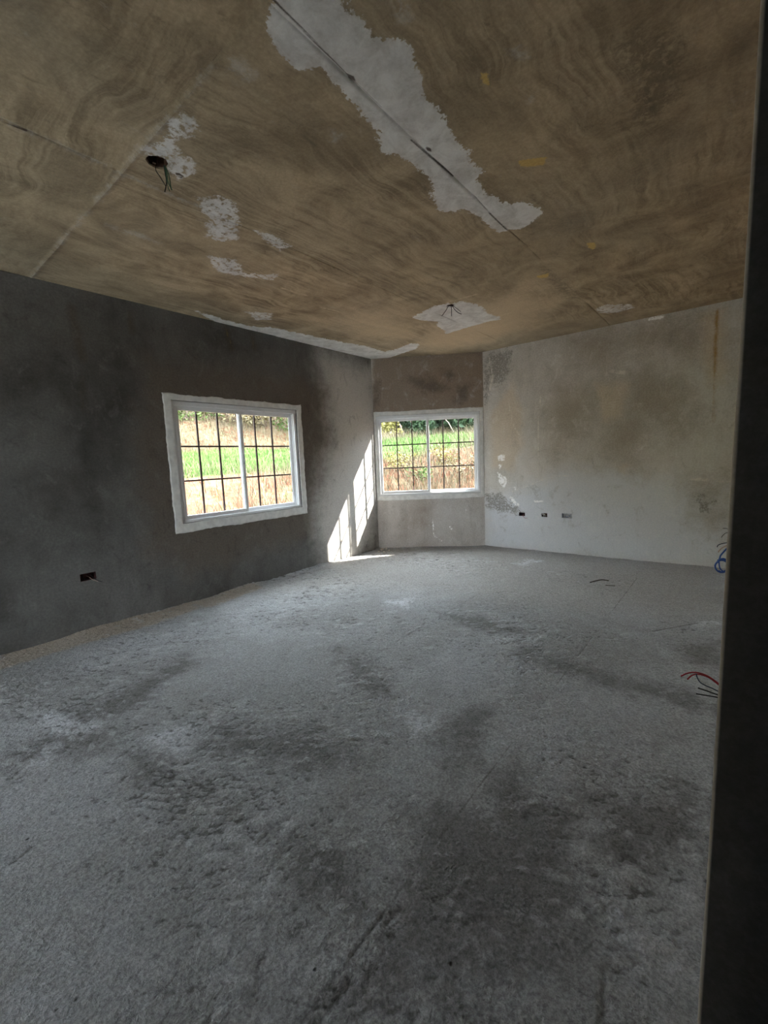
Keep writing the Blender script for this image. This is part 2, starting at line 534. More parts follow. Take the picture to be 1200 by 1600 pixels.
def slab(name, frame, us, vs_, thick, mat, disp, attrs, windows=(), pockets=(), octs=(), ext=(0, 0, 0, 0)):
    """inner face = fine relief grid (holes dropped), outer face coarse, sides closed.
    windows: (u0,u1,v0,v1) holes right through; pockets: (u0,u1,v0,v1,depth); octs: (u,v,half,radius,depth)"""
    U, V = np.meshgrid(us, vs_, indexing='ij')
    nu, nv = U.shape
    dd = disp(U, V)
    verts = np.stack([U, -dd, V], -1).reshape(-1, 3).tolist()   # relief comes into the room
    at = {k: f(U, V).reshape(-1).tolist() for k, f in attrs.items()}
    uc = (us[:-1] + us[1:]) / 2; vc = (vs_[:-1] + vs_[1:]) / 2
    UC, VC = np.meshgrid(uc, vc, indexing='ij')
    keep = np.ones(UC.shape, bool)
    holes = [w[:4] for w in windows] + [p[:4] for p in pockets] + [(o[0] - o[2], o[0] + o[2], o[1] - o[2], o[1] + o[2]) for o in octs]
    for (a, b, c, d) in holes:
        keep &= ~((UC > a) & (UC < b) & (VC > c) & (VC < d))
    I, J = np.nonzero(keep)
    idx = lambda i, j: i * nv + j
    faces = np.stack([idx(I, J), idx(I, J + 1), idx(I + 1, J + 1), idx(I + 1, J)], -1).tolist()

    def addv(p, src=None):
        verts.append(list(p))
        for k in at:
            at[k].append(at[k][src] if src is not None else 9.0)
        return len(verts) - 1

    def loop_of(a, b, c, d):
        ia, ib = np.argmin(abs(us - a)), np.argmin(abs(us - b))
        ja, jb = np.argmin(abs(vs_ - c)), np.argmin(abs(vs_ - d))
        L = [idx(i, ja) for i in range(ia, ib)] + [idx(ib, j) for j in range(ja, jb)]
        L += [idx(i, jb) for i in range(ib, ia, -1)] + [idx(ia, j) for j in range(jb, ja, -1)]
        return L

    def extrude(L, fn):
        L = [addv(verts[k], k) for k in L]
        M_ = [addv(fn(verts[k]), k) for k in L]
        for k in range(len(L)):
            k2 = (k + 1) % len(L)
            faces.append([L[k], L[k2], M_[k2], M_[k]])
        return M_

    for w in windows:
        extrude(loop_of(*w), lambda p: (p[0], thick, p[2]))
    for (a, b, c, d, dep) in pockets:
        M_ = extrude(loop_of(a, b, c, d), lambda p: (p[0], dep, p[2]))
        faces.append(M_[::-1])
    for (u, v, half, r, dep) in octs:
        L = loop_of(u - half, u + half, v - half, v + half)

        def to_oct(p):
            g = math.atan2(p[2] - v, p[0] - u)
            k = (g + math.pi / 8) % (math.pi / 4) - math.pi / 8
            rr = r * math.cos(math.pi / 8) / math.cos(k) * (1 + 0.10 * float(vnoise(g * 2, 3.3)))
            return (u + rr * math.cos(g), p[1], v + rr * math.sin(g))
        R_ = extrude(L, to_oct)
        M_ = extrude(R_, lambda p: (p[0], dep, p[2]))
        faces.append(M_[::-1])
    # sides and outer face
    per = loop_of(us[0], us[-1], vs_[0], vs_[-1])

    def outp(p):
        e = (-ext[0] if p[0] == us[0] else ext[1] if p[0] == us[-1] else 0)
        g = (-ext[2] if p[2] == vs_[0] else ext[3] if p[2] == vs_[-1] else 0)
        return (p[0] + e, thick, p[2] + g)
    extrude(per, outp)
    ou = sorted({us[0] - ext[0], us[-1] + ext[1]} | {w[0] for w in windows} | {w[1] for w in windows})
    ov = sorted({vs_[0] - ext[2], vs_[-1] + ext[3]} | {w[2] for w in windows} | {w[3] for w in windows})
    g = [[addv((a, thick, b)) for b in ov] for a in ou]
    for i in range(len(ou) - 1):
        for j in range(len(ov) - 1):
            mu, mv = (ou[i] + ou[i + 1]) / 2, (ov[j] + ov[j + 1]) / 2
            if any(w[0] < mu < w[1] and w[2] < mv < w[3] for w in windows):
                continue
            faces.append([g[i][j], g[i + 1][j], g[i + 1][j + 1], g[i][j + 1]])
    o = mesh_obj(name, verts, faces, mat, None, True, frame.m, at)
    return structure(o)


T = 0.15
WIN_L = (1.9414, 3.42, 0.781, 1.944)
WIN_B = (0.0300, 1.5135, 0.781, 1.944)
REAR = -2.6
HALL = 6.4

# ---- ceiling ----
cu = F_CEIL.uv
SEAM_Y = [1.0, 3.2]            # joints across (constant world y)
SEAM_X = [0.50, 1.70, 2.89]    # joints along (constant world x)
JB1 = cu((246, 253)); JB2 = cu((704, 477))


def half(pts):
    return [(x / 2, y / 2) for x, y in pts]


def cz(pts, x0, y0, s):
    return [(x0 + x / s, y0 + y / s) for x, y in pts]


WHITE_C = [
    cz([(60, 20), (45, 130), (100, 215), (170, 280), (260, 280), (330, 340), (400, 430), (490, 530), (520, 620), (600, 640),
        (660, 690), (720, 740), (715, 800), (745, 865), (840, 850), (900, 880), (950, 910), (980, 950), (1040, 935), (1100, 925),
        (1165, 870), (1160, 840), (1080, 820), (1030, 830), (960, 800), (890, 740), (925, 690), (870, 660), (860, 610), (800, 550),
        (770, 470), (700, 400), (670, 350), (680, 310), (640, 240), (620, 170), (530, 150), (490, 170), (450, 90), (380, 30),
        (360, -20), (340, -90), (120, -90)], 400, 0, 2.609),
    half([(450, 460), (520, 440), (530, 370), (580, 360), (620, 390), (600, 420), (545, 430), (560, 480), (610, 510), (600, 545),
          (560, 560), (530, 530), (520, 490), (490, 480), (440, 475)]),
    half([(620, 620), (690, 610), (740, 650), (745, 690), (740, 750), (700, 755), (640, 740), (660, 690), (630, 660)]),
    half([(790, 720), (840, 730), (905, 770), (880, 785), (830, 750)]),
    half([(650, 800), (740, 810), (760, 850), (830, 860), (870, 855), (850, 875), (740, 860), (680, 850)]),
    half([(770, 975), (850, 980), (845, 1000), (800, 1000)]),
    [(300, 484), (348, 499), (390, 510), (433, 513), (470, 521), (500, 527), (540, 535), (572, 540), (600, 549), (620, 545),
     (640, 536), (655, 537), (650, 545), (630, 551), (600, 562), (578, 565), (530, 553), (480, 541), (430, 528), (390, 517), (340, 505)],
    cz([(20, 265), (130, 210), (280, 135), (400, 110), (460, 90), (640, 75), (780, 110), (860, 160), (920, 220), (1060, 260), (1070, 290),
        (940, 310), (800, 350), (640, 395), (430, 460), (400, 420), (330, 370), (340, 315), (220, 310), (100, 295)], 640, 460, 7.5),
    [(930, 483), (945, 476), (985, 475), (990, 481), (965, 488), (940, 489)],
    [(1005, 498), (1035, 491), (1036, 495), (1010, 501)],
]
HAZE_C = [half([(705, 190), (760, 195), (800, 235), (770, 240), (725, 215)]), [(610, 0), (630, 0), (640, 30), (625, 28)],
          [(800, 77), (813, 72), (818, 88), (804, 92)], half([(330, 700), (430, 730), (500, 760), (400, 730)]),
          [(822, 150), (835, 146), (832, 158)], [(520, 205), (536, 212), (520, 222)]]
OCHRE_C = [[(750, 113), (763, 112), (764, 132), (752, 133)], [(809, 250), (855, 244), (850, 257), (815, 261)],
           [(668, 180), (685, 176), (683, 186), (672, 188)], [(917, 379), (930, 378), (931, 390), (920, 388)],
           [(838, 431), (858, 426), (856, 433), (842, 434)]]
TAN_L = [([(698, 472), (745, 459)], 0.012), ([(764, 489), (780, 478)], 0.010), ([(768, 497), (799, 488)], 0.014),
         ([(758, 515), (799, 504)], 0.014), ([(664, 492), (690, 476)], 0.01), ([(560, 505), (600, 492)], 0.01),
         ([(500, 480), (530, 487)], 0.012), ([(440, 450), (480, 462)], 0.012)]
WARM_GLOW_C = [[(640, 540), (700, 500), (760, 470), (830, 440), (860, 470), (830, 510), (760, 535), (700, 548)],
          [(520, 500), (600, 480), (650, 505), (640, 530), (570, 530)]]
PIT_C = [[(945, 75), (1000, 40), (1070, 60), (1060, 150), (1010, 200), (985, 190), (990, 130), (955, 90)],
         [(845, 415), (885, 440), (900, 465), (890, 470), (860, 440)]]


def ceil_disp(U, V):
    d = 0.004 * fbm(U * 1.2, V * 1.2, 3, 4) + 0.0012 * fbm(U * 9, V * 9, 11, 3)
    jit = 0.006 * fbm(U * 3, V * 3, 21, 2)
    for y in SEAM_Y:
        e = np.abs(U - y + jit)
        d += 0.006 * np.exp(-(e / 0.012) ** 2) * np.clip(0.5 + 2.5 * fbm(V * 5, U * 0 + y, 31, 2), 0, 1.3)
    for k, x in enumerate(SEAM_X):
        e = np.abs(V - x + jit * 0.5)
        d -= 0.010 * np.exp(-(e / 0.006) ** 2) * np.clip(0.45 + 3.0 * fbm(U * 2.3, V * 0 + x, 41, 2), 0, 1.2)
    pan = np.floor((U - 1.0) / 2.2) * 3 + np.floor((V - 0.5) / 1.195)
    d += 0.003 * np.sin(pan * 12.9898)
    # thickness of the skim patches
    wh = layer(U, V, F_CEIL, WHITE_C)
    d += 0.004 * np.clip(-wh / 0.02, 0, 1)
    pit = layer(U, V, F_CEIL, PIT_C)
    d += np.where(pit < 0, 0.012 * fbm(U * 22, V * 22, 55, 3), 0)
    return d


def panel_attr(U, V):
    pan = np.floor((U - 1.0) / 2.2) * 7.13 + np.floor((V - 0.5) / 1.195) * 3.71
    return np.abs(np.sin(pan * 12.9898) * 43758.5453) % 1.0


xs_extra = [q for x in SEAM_X for q in (x - .018, x - .01, x - .005, x, x + .005, x + .01, x + .018)]
ys_extra = [q for y in SEAM_Y for q in (y - .02, y - .01, y, y + .01, y + .02)]
OH = 0.065
for jb in (JB1, JB2):
    ys_extra += [jb[0] - OH, jb[0] + OH]; xs_extra += [jb[1] - OH, jb[1] + OH]
us = np.concatenate([np.arange(REAR - T, 0.3, 0.25), steps(0.3, D + T, 0.026, ys_extra)])
vs_c = np.concatenate([steps(-T, W + 0.1, 0.026, xs_extra), np.linspace(W + 0.35, HALL + T, 9)])
GAP_L = [([(425, -5), (470, 40), (549, 122)], 0.004), ([(549, 122), (600, 170)], 0.0015), ([(640, 215), (710, 278)], 0.003), ([(765, 332), (792, 358)], 0.004),
         ([(792, 358), (826, 386)], 0.002), ([(735, 300), (765, 332)], 0.001), ([(150, 412), (230, 440), (330, 478)], 0.002), ([(0, 190), (45, 208)], 0.003), ([(330, 100), (340, 85)], 0.001),
         ([(548, 118), (551, 125)], 0.012), ([(668, 229), (672, 234)], 0.010), ([(278, 271), (283, 275)], 0.016)]
ceiling = slab('ceiling', F_CEIL, us, vs_c, T, M_CEIL, ceil_disp, {
    'panel': panel_attr, 'turn': lambda U, V: (U < 1.0) * 1.0,
    'white': lambda U, V: layer(U, V, F_CEIL, [WHITE_C[q] for q in (0, 6, 7)]),
    'scrape': lambda U, V: layer(U, V, F_CEIL, [WHITE_C[q] for q in (1, 2, 3, 4, 5, 8, 9)]),
    'haze': lambda U, V: np.minimum(layer(U, V, F_CEIL, HAZE_C), np.minimum(np.abs(U - 1.0 + 0.006 * fbm(V * 3, V * 0, 2)) - 0.001 + 0.03 * np.clip(2.5 * fbm(V * 6, V * 0, 4, 2), 0, 1) + 0.05 * (V > 2.6),
                                    np.abs(V - 1.70) - 0.002 + 0.05 * (U > 1.6))),
    'ochre': lambda U, V: layer(U, V, F_CEIL, OCHRE_C),
    'tan': lambda U, V: layer(U, V, F_CEIL, (), TAN_L),
    'warm_glow': lambda U, V: layer(U, V, F_CEIL, WARM_GLOW_C),
    'pit': lambda U, V: layer(U, V, F_CEIL, PIT_C),
    'gap': lambda U, V: layer(U, V, F_CEIL, (), GAP_L),
}, octs=[(JB1[0], JB1[1], OH, 0.052, 0.06), (JB2[0], JB2[1], OH, 0.045, 0.06)])

# ---- floor ----
JOINTS = [(2.235, 0.75, 3.7), (3.35, 0.35, 5.25)]
GRIME_F = [
    [(490, 1600), (560, 1480), (640, 1390), (700, 1320), (760, 1250), (800, 1180), (830, 1200), (780, 1330), (700, 1450), (640, 1560), (600, 1600)],
    [(420, 1300), (520, 1320), (600, 1420), (560, 1470), (500, 1400), (450, 1340)],
    [(690, 1140), (740, 1100), (770, 1110), (740, 1180), (720, 1240), (690, 1190)],
    [(100, 1110), (200, 1080), (290, 1020), (300, 1035), (230, 1085), (150, 1130), (170, 1170), (120, 1180)],
    [(520, 1010), (590, 1040), (620, 1090), (580, 1080), (540, 1040)],
    [(820, 1010), (880, 1030), (960, 1050), (1050, 1075), (1120, 1100), (1110, 1115), (1000, 1085), (900, 1055), (830, 1030)],
    [(200, 1180), (260, 1190), (300, 1230), (260, 1250), (210, 1220)],
    [(0, 1180), (80, 1140), (150, 1150), (60, 1190), (0, 1215)],
    [(680, 955), (760, 965), (830, 990), (800, 995), (720, 975)], [(1060, 1010), (1128, 1000), (1128, 1040), (1080, 1035)],
    [(940, 1250), (1090, 1230), (1100, 1340), (1000, 1380), (940, 1330)], [(330, 1130), (480, 1140), (560, 1190), (440, 1200), (350, 1180)],
    [(640, 1260), (900, 1250), (930, 1500), (700, 1580), (620, 1480)],
]
CRACK_F = [([(490, 1605), (520, 1565), (548, 1532)], 0.004), ([(600, 1442), (618, 1425), (634, 1415)], 0.003), ([(95, 1108), (150, 1088), (215, 1064)], 0.006),
           ([(946, 1380), (946, 1460)], 0.0005), ([(944, 1520), (942, 1600)], 0.001), ([(310, 1170), (330, 1158)], 0.005), ([(1020, 985), (1090, 972)], 0.005),
           ([(860, 905), (905, 910)], 0.004), ([(50, 1320), (20, 1345)], 0.006)]
WHITE_F = [[(805, 880), (825, 873), (850, 876), (820, 882)], [(770, 1000), (800, 992), (830, 996), (790, 1003)], [(1085, 975), (1120, 968), (1125, 972), (1095, 978)],
           [(600, 940), (640, 935), (640, 950)], [(40, 1170), (90, 1165), (70, 1190)], [(190, 1270), (235, 1240), (230, 1275)], [(630, 1120), (670, 1110), (660, 1140)],
           [(220, 1150), (300, 1130), (280, 1170)], [(60, 1110), (150, 1130), (130, 1150), (80, 1140)]]
DUST_F = [[(600, 862), (760, 858), (900, 870), (1110, 890), (1110, 960), (900, 950), (700, 930), (560, 920), (450, 930), (400, 920), (510, 890)]]
MORTAR_F = [[(0, 1020), (130, 985), (240, 958), (300, 940), (310, 950), (240, 975), (130, 1005), (0, 1045)], [(290, 943), (400, 912), (410, 918), (330, 948)]]


def floor_rough(U, V):
    """lumpy, dragged screed: about -1 (pits) to 1 (crests)"""
    wx = 0.10 * fbm(U * 2.5, V * 2.5, 71, 2); wy = 0.10 * fbm(U * 2.5, V * 2.5, 75, 2)
    a = (U + wx) * np.cos(0.6) + (V + wy) * np.sin(0.6); b = -(U + wx) * np.sin(0.6) + (V + wy) * np.cos(0.6)
    drag = np.abs(fbm(a * 9, b * 22, 13, 3))
    lump = np.abs(fbm((U + wx) * 30, (V + wy) * 26, 19, 3))
    r = np.clip(0.65 + 1.6 * fbm(U * 1.3, V * 1.3, 61, 3), 0.2, 1.3)
    return r * (2.4 * drag + 2.2 * lump) + (1 - r) * 0.46 - 0.5


def floor_disp(U, V):
    d = 0.006 * fbm(U * 1.5, V * 1.5, 5, 3) + 0.0085 * floor_rough(U, V)
    for x, a, b in JOINTS:
        e = np.abs(U - x + 0.010 * fbm(V * 2, U * 0, 81, 2))
        on = np.clip((V - a) / 0.2, 0, 1) * np.clip((b - V) / 0.2, 0, 1) * np.clip(0.35 + 3.0 * fbm(V * 1.9, U * 0 + x, 91, 2), 0, 1)
        d += on * (0.002 * np.exp(-((e - 0.014) / 0.010) ** 2) - 0.003 * np.exp(-(e / 0.006) ** 2))
    ck = layer(U, V, F_FLOOR, (), CRACK_F)
    d -= 0.005 * np.exp(-(np.clip(ck, 0, 9) / 0.008) ** 2)
    # mortar squeezed up along the walls
    cove = np.clip(0.55 + 1.8 * fbm(U * 2.2, V * 2.2, 33, 3), 0.1, 1.4)
    d += 0.030 * cove * np.exp(-np.clip(U, 0, 9) / 0.045) * (V < Y1 + 0.1)
    d += 0.018 * cove * np.exp(-np.clip(D - V, 0, 9) / 0.05) * (U > X1 - 0.1)
    nb = (U * -by_ + (V - Y1) * bx_)
    d += 0.018 * cove * np.exp(-np.clip(-nb, 0, 9) / 0.04)
    return d - 0.004


us = np.concatenate([[-T], steps(0.0, 1.8, 0.0125)[:-1], steps(1.8, W, 0.008), np.linspace(W + 0.15, HALL + T, 14)])
vs_f = np.concatenate([np.linspace(REAR - T, 0.1, 30)[:-1], steps(0.1, 2.3, 0.008)[:-1], steps(2.3, D, 0.0125), [D + T]])
floor = slab('floor', F_FLOOR, us, vs_f, 0.2, M_FLOOR, floor_disp, {
    'rough': floor_rough,
    'grime': lambda U, V: layer(U, V, F_FLOOR, GRIME_F),
    'crack': lambda U, V: np.minimum(layer(U, V, F_FLOOR, (), CRACK_F), np.min([np.abs(U - x + 0.010 * fbm(V * 2, U * 0, 81, 2)) - 0.002 + 0.03 * ((V < a) | (V > b))
                                     + 0.02 * np.clip(-0.15 + 3.0 * fbm(V * 1.3, U * 0 + x, 101, 2), 0, 1) for x, a, b in JOINTS], axis=0)),
    'white': lambda U, V: layer(U, V, F_FLOOR, WHITE_F),
    'dust': lambda U, V: layer(U, V, F_FLOOR, DUST_F),
    'mortar': lambda U, V: layer(U, V, F_FLOOR, MORTAR_F),
})


def wall_disp(seed, amp=0.006):
    def f(U, V):
        return amp * fbm(U * 1.3, V * 1.3, seed, 3) + 0.0016 * fbm(U * 7, V * 7, seed + 5, 3) - 0.001
    return f


def pocket_at(frame, px, w, h, dep=0.055):
    u, v = frame.uv(px)
    return (u - w / 2, u + w / 2, v - h / 2, v + h / 2, dep)


def edges(frame_holes, k):
    return [q for hh in frame_holes for q in hh[2 * k:2 * k + 2]]


# ---- left wall ----
PK_L = pocket_at(F_LEFT, (138, 901), 0.115, 0.062)
us = np.concatenate([steps(REAR, 0.3, 0.2)[:-1], steps(0.3, Y1, 0.03, edges([WIN_L, PK_L], 0))])
vsl = steps(0, H, 0.03, edges([WIN_L, PK_L], 1))
wl = F_LEFT
BROWN_L = [[(225, 560), (520, 600), (520, 720), (500, 830), (300, 900), (230, 860), (215, 700)]]
PALE_GLOW_L = [[(500, 560), (590, 565), (592, 850), (505, 880), (490, 800), (520, 690)]]  # wall painted paler towards the corner for the sunlight bounced there
RUST_L = [([(110, 480), (122, 530), (130, 560)], 0.03), ([(203, 490), (206, 520)], 0.02), ([(352, 510), (362, 545)], 0.03), ([(395, 530), (398, 545)], 0.03), ([(128, 590), (132, 640)], 0.01)]
OCHRE_L = [([(203, 487), (205, 505)], 0.010), ([(352, 512), (360, 535)], 0.012), ([(396, 532), (397, 545)], 0.010), ([(462, 500), (462, 540)], 0.01)]
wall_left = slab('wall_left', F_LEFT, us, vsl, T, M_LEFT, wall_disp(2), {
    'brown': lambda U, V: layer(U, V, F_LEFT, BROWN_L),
    'pale': lambda U, V: layer(U, V, F_LEFT, PALE_GLOW_L),
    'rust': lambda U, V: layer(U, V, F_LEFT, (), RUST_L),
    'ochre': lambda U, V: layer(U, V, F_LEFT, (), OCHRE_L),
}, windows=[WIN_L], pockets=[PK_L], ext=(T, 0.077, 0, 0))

# ---- bay wall ----
us = steps(0, BL, 0.03, [WIN_B[0], WIN_B[1]])
vsb = steps(0, H, 0.03, [WIN_B[2], WIN_B[3]])
BROWN_B = [[(582, 555), (756, 545), (756, 645), (582, 652)]]
DARK_B = [[(640, 590), (680, 590), (700, 610), (660, 615)], [(690, 580), (712, 586), (700, 595)], [(715, 605), (735, 600), (730, 625), (712, 628)], [(584, 610), (590, 600), (588, 635), (582, 640)]]
WHITE_B = [([(676, 812), (679, 840)], 0.010), ([(703, 823), (706, 827)], 0.014), ([(728, 795), (730, 805)], 0.008), ([(678, 836), (692, 846)], 0.008)]
wall_bay = slab('wall_corner', F_BAY, us, vsb, 0.128, M_BAY, wall_disp(12, 0.004), {
    'brown': lambda U, V: layer(U, V, F_BAY, BROWN_B),
    'dark': lambda U, V: layer(U, V, F_BAY, DARK_B),
    'white': lambda U, V: layer(U, V, F_BAY, (), WHITE_B),
}, windows=[WIN_B], ext=(0.077, 0.048, 0, 0))

# ---- far wall ----
PK_R = [pocket_at(F_FAR, (815.5, 803.5), 0.085, 0.05), pocket_at(F_FAR, (850.5, 804.8), 0.075, 0.05), pocket_at(F_FAR, (885.5, 806), 0.125, 0.062)]
us = np.concatenate([steps(X1, W + 0.05, 0.026, edges(PK_R, 0)), np.linspace(W + 0.3, HALL, 9)])
vsr = steps(0, H, 0.026, edges(PK_R, 1))
SKY_TINT_R = [[(757, 800), (760, 775), (800, 770), (880, 735), (1000, 740), (1145, 760), (1145, 890), (757, 860)]]
BROWN_R = [[(870, 600), (930, 610), (920, 680), (870, 700), (850, 650)], [(1000, 560), (1060, 580), (1090, 640), (1050, 680), (990, 650), (980, 600)],
           [(850, 520), (1100, 490), (1130, 560), (1060, 560), (900, 560)], [(1080, 760), (1120, 760), (1115, 810), (1085, 800)], [(960, 640), (1020, 660), (990, 720), (930, 700)]]
TAN_R = [[(765, 650), (800, 600), (815, 640), (815, 700), (800, 735), (770, 730)], [(930, 600), (980, 600), (970, 650), (940, 660)], [(960, 728), (985, 726), (975, 738)], [(1095, 490), (1130, 485), (1130, 600), (1105, 600)]]
DARK_R = [[(760, 555), (800, 548), (795, 575), (785, 600), (770, 600), (762, 580)], [(757, 770), (785, 772), (800, 790), (815, 800), (780, 800), (762, 790)],
          [(1090, 775), (1112, 785), (1105, 800), (1095, 795)], [(757, 560), (762, 560), (764, 620), (757, 630)]]
EDGE_R = [([(765, 560), (770, 590), (762, 620)], 0.012), ([(794, 620), (796, 640), (802, 665), (812, 680), (813, 695)], 0.010), ([(845, 617), (841, 660), (840, 735)], 0.008),
          ([(800, 768), (860, 745), (900, 742)], 0.006), ([(955, 580), (975, 582)], 0.02), ([(1080, 748), (1140, 752)], 0.015)]
WHITE_R = [[(777, 712), (789, 710), (789, 720), (779, 720)], [(778, 726), (784, 725), (782, 735)], [(778, 742), (790, 745), (793, 752), (788, 763), (780, 755)],
           [(776, 738), (784, 740), (780, 744)], [(795, 773), (800, 776), (806, 784), (812, 788), (813, 791), (806, 790), (798, 782)],
           [(832, 781), (850, 783), (850, 785), (836, 785)], [(800, 762), (807, 760), (806, 766)], [(1010, 497), (1040, 492), (1036, 498), (1015, 501)]]
RUST_R = [([(1121, 485), (1118, 530), (1117, 580)], 0.012), ([(1117, 580), (1115, 660)], 0.004)]
wall_far = slab('wall_far', F_FAR, us, vsr, T, M_FAR, wall_disp(22), {
    'sky_tint': lambda U, V: layer(U, V, F_FAR, SKY_TINT_R),
    'brown': lambda U, V: layer(U, V, F_FAR, BROWN_R),
    'tan': lambda U, V: layer(U, V, F_FAR, TAN_R),
    'dark': lambda U, V: layer(U, V, F_FAR, DARK_R),
    'edge': lambda U, V: layer(U, V, F_FAR, (), EDGE_R),
    'white': lambda U, V: layer(U, V, F_FAR, WHITE_R),
    'rust': lambda U, V: layer(U, V, F_FAR, (), RUST_R),
}, pockets=PK_R, ext=(0.048, T, 0, 0))

# ---- right wall: its end stands next to the viewpoint, corner slightly rounded ----
END_Y = 0.85
UE = D - END_Y
sec = [(0.0, 0.0)]
sec += [(u, 0.0) for u in np.linspace(0.4, UE - 0.3, 16)] + [(UE - 0.1, 0), (UE - 0.03, 0)]
RB = 0.0055
sec += [(UE - RB + RB * math.sin(a), RB - RB * math.cos(a)) for a in np.linspace(0, math.pi / 2, 7)]
sec += [(UE, 0.05), (UE, 0.10), (UE, T)] + [(0.0, T)]
zz = np.linspace(0, H, 90)
verts = []
for z in zz:
    for (u, d) in sec:
        near = math.exp(-((u - UE) / 0.05) ** 2) * math.exp(-(d / 0.05) ** 2)
        j = near * 0.0035 * float(fbm(z * 5.0, u * 0 + 1.5, 7, 3))
        verts.append((u, d + j + 0.0062 * (z - 1.15), z))      # the wall leans a little out of plumb
ns = len(sec)
faces = [(k * ns + i, k * ns + (i + 1) % ns, (k + 1) * ns + (i + 1) % ns, (k + 1) * ns + i) for k in range(len(zz) - 1) for i in range(ns)]
faces += [tuple(range(ns - 1, -1, -1)), tuple((len(zz) - 1) * ns + i for i in range(ns))]
structure(mesh_obj('wall_right', verts, faces, M_RIGHT, None, True, F_RIGHT.m, {'lit_bead': [v[1] - 0.0062 * (v[2] - 1.15) - 0.0048 for v in verts]}))

# ---- the rest of the building behind the viewpoint, plus parts added for the light ----


def plain_wall(name, frame, u0, u1, holes=(), seed=40):
    us = steps(u0, u1, 0.2, edges(holes, 0)); vv = steps(0, H, 0.2, edges(holes, 1))
    return slab(name, frame, us, vv, T, M_SIDE, wall_disp(seed), {}, windows=holes)


F_REAR = Frame((HALL, REAR, 0), (-1, 0, 0), (0, -1, 0))
F_HALL = Frame((HALL, D, 0), (0, -1, 0), (1, 0, 0))
REAR_LIGHT_HOLES = [(HALL - 1.85, HALL - 0.6, 0.0, 2.1)]   # unseen doorway added behind the viewpoint to bring in daylight
HALL_HOLES = []
plain_wall('wall_rear', F_REAR, 0, HALL, REAR_LIGHT_HOLES, 44)
plain_wall('wall_hall', F_HALL, 0, D - REAR, HALL_HOLES, 48)
# unseen partition added to shade the near wall end from that opening
slab('wall_light_block', Frame((3.35, REAR, 0), (0, 1, 0), (-1, 0, 0)), steps(0, 2.48, 0.2), steps(0, H, 0.2), T, M_SIDE, wall_disp(52), {})


M_BOUNCE = plain('bounce_concrete', (0.55, 0.53, 0.50), 0.9, var=0.12, scale=3)
structure(MB().box(-3, 9, REAR - 12, REAR - T - 0.001, -0.4, -0.05).build('bounce_terrace', M_BOUNCE))  # unseen pale slab added to bounce sunlight up to the ceiling


# ------------------------------------------------------------------ windows
def build_window(name, frame, hole, seed):
    u0, u1, v0, v1 = hole
    Wd, Ht = u1 - u0, v1 - v0
    m = frame.m @ Matrix.Translation((u0, 0, v0))
    root = structure(empty(name, m))
    g = 0.001
    fr = MB()
    fw = 0.036
    y0, y1 = 0.012, 0.095
    fr.box(g, Wd - g, y0, y1, g, 0.030, 0.003); fr.box(g, Wd - g, y0, y1, Ht - 0.046, Ht - g, 0.003)
    fr.box(g, fw, y0 + .0005, y1 - .0005, 0.03, Ht - 0.046, 0.003); fr.box(Wd - fw, Wd - g, y0 + .0005, y1 - .0005, 0.03, Ht - 0.046, 0.003)
    # track ribs
    for yy in (0.030, 0.058, 0.086):
        fr.box(fw, Wd - fw, yy, yy + 0.003, 0.030, 0.038); fr.box(fw, Wd - fw, yy, yy + 0.003, Ht - 0.056, Ht - 0.046)
        fr.box(fw, fw + 0.008, yy, yy + 0.003, 0.038, Ht - 0.056); fr.box(Wd - fw - 0.008, Wd - fw, yy, yy + 0.003, 0.038, Ht - 0.056)
    fr.build('frame', M_ALU, root)
    mid = Wd / 2
    for (a, b, ya, yb) in ((fw + 0.001, mid + 0.020, 0.034, 0.056), (mid - 0.018, Wd - fw - 0.001, 0.062, 0.084)):
        s = MB(); sw = 0.034
        zb, zt = 0.034, Ht - 0.050
        s.box(a, a + sw, ya, yb, zb, zt, 0.003); s.box(b - sw, b, ya, yb, zb, zt, 0.003)
        s.box(a + sw, b - sw, ya + .0005, yb - .0005, zb, zb + 0.034, 0.003); s.box(a + sw, b - sw, ya + .0005, yb - .0005, zt - 0.036, zt, 0.003)
        so = s.build('sash', M_ALU, root)
        ym = (ya + yb) / 2
        MB().box(a + sw - .004, b - sw + .004, ym - 0.002, ym + 0.002, zb + 0.030, zt - 0.032).build('pane', M_GLASS, so)
        q = MB()
        q.box(a + sw, a + sw + .004, ym - .005, ym + .005, zb + .034, zt - .036); q.box(b - sw - .004, b - sw, ym - .005, ym + .005, zb + .034, zt - .036)
        q.build('gasket', M_RUBBER, so)
        if ya < 0.05:
            l = MB()
            l.box(b - 0.024, b - 0.010, ya - 0.008, ya + 0.0005, Ht * 0.47, Ht * 0.56, 0.003)
            l.box(b - 0.021, b - 0.013, ya - 0.018, ya - 0.007, Ht * 0.50, Ht * 0.525, 0.002)
            l.build('latch', M_RUBBER, so)
    # iron grille outside the glass: each bar a part
    yb = 0.116; br = 0.008
    lx = 0.066; rx = Wd - 0.066
    colw = (rx - lx) / 6
    for k in (1, 2, 4, 5):
        x = lx + colw * k
        MB().box(x - br, x + br, yb - br, yb + br, g, Ht - g, 0.001).build('bar', M_BAR, root)
    zb, zt = 0.066, Ht - 0.086
    for k in (1, 2):
        z = zb + (zt - zb) * k / 3
        MB().box(g, Wd - g, yb - br - .013, yb - br - .0005, z - br, z + br, 0.001).build('bar', M_BAR, root)
    return root


build_window('window_1', F_LEFT, WIN_L, 1)
build_window('window_2', F_BAY, WIN_B, 2)


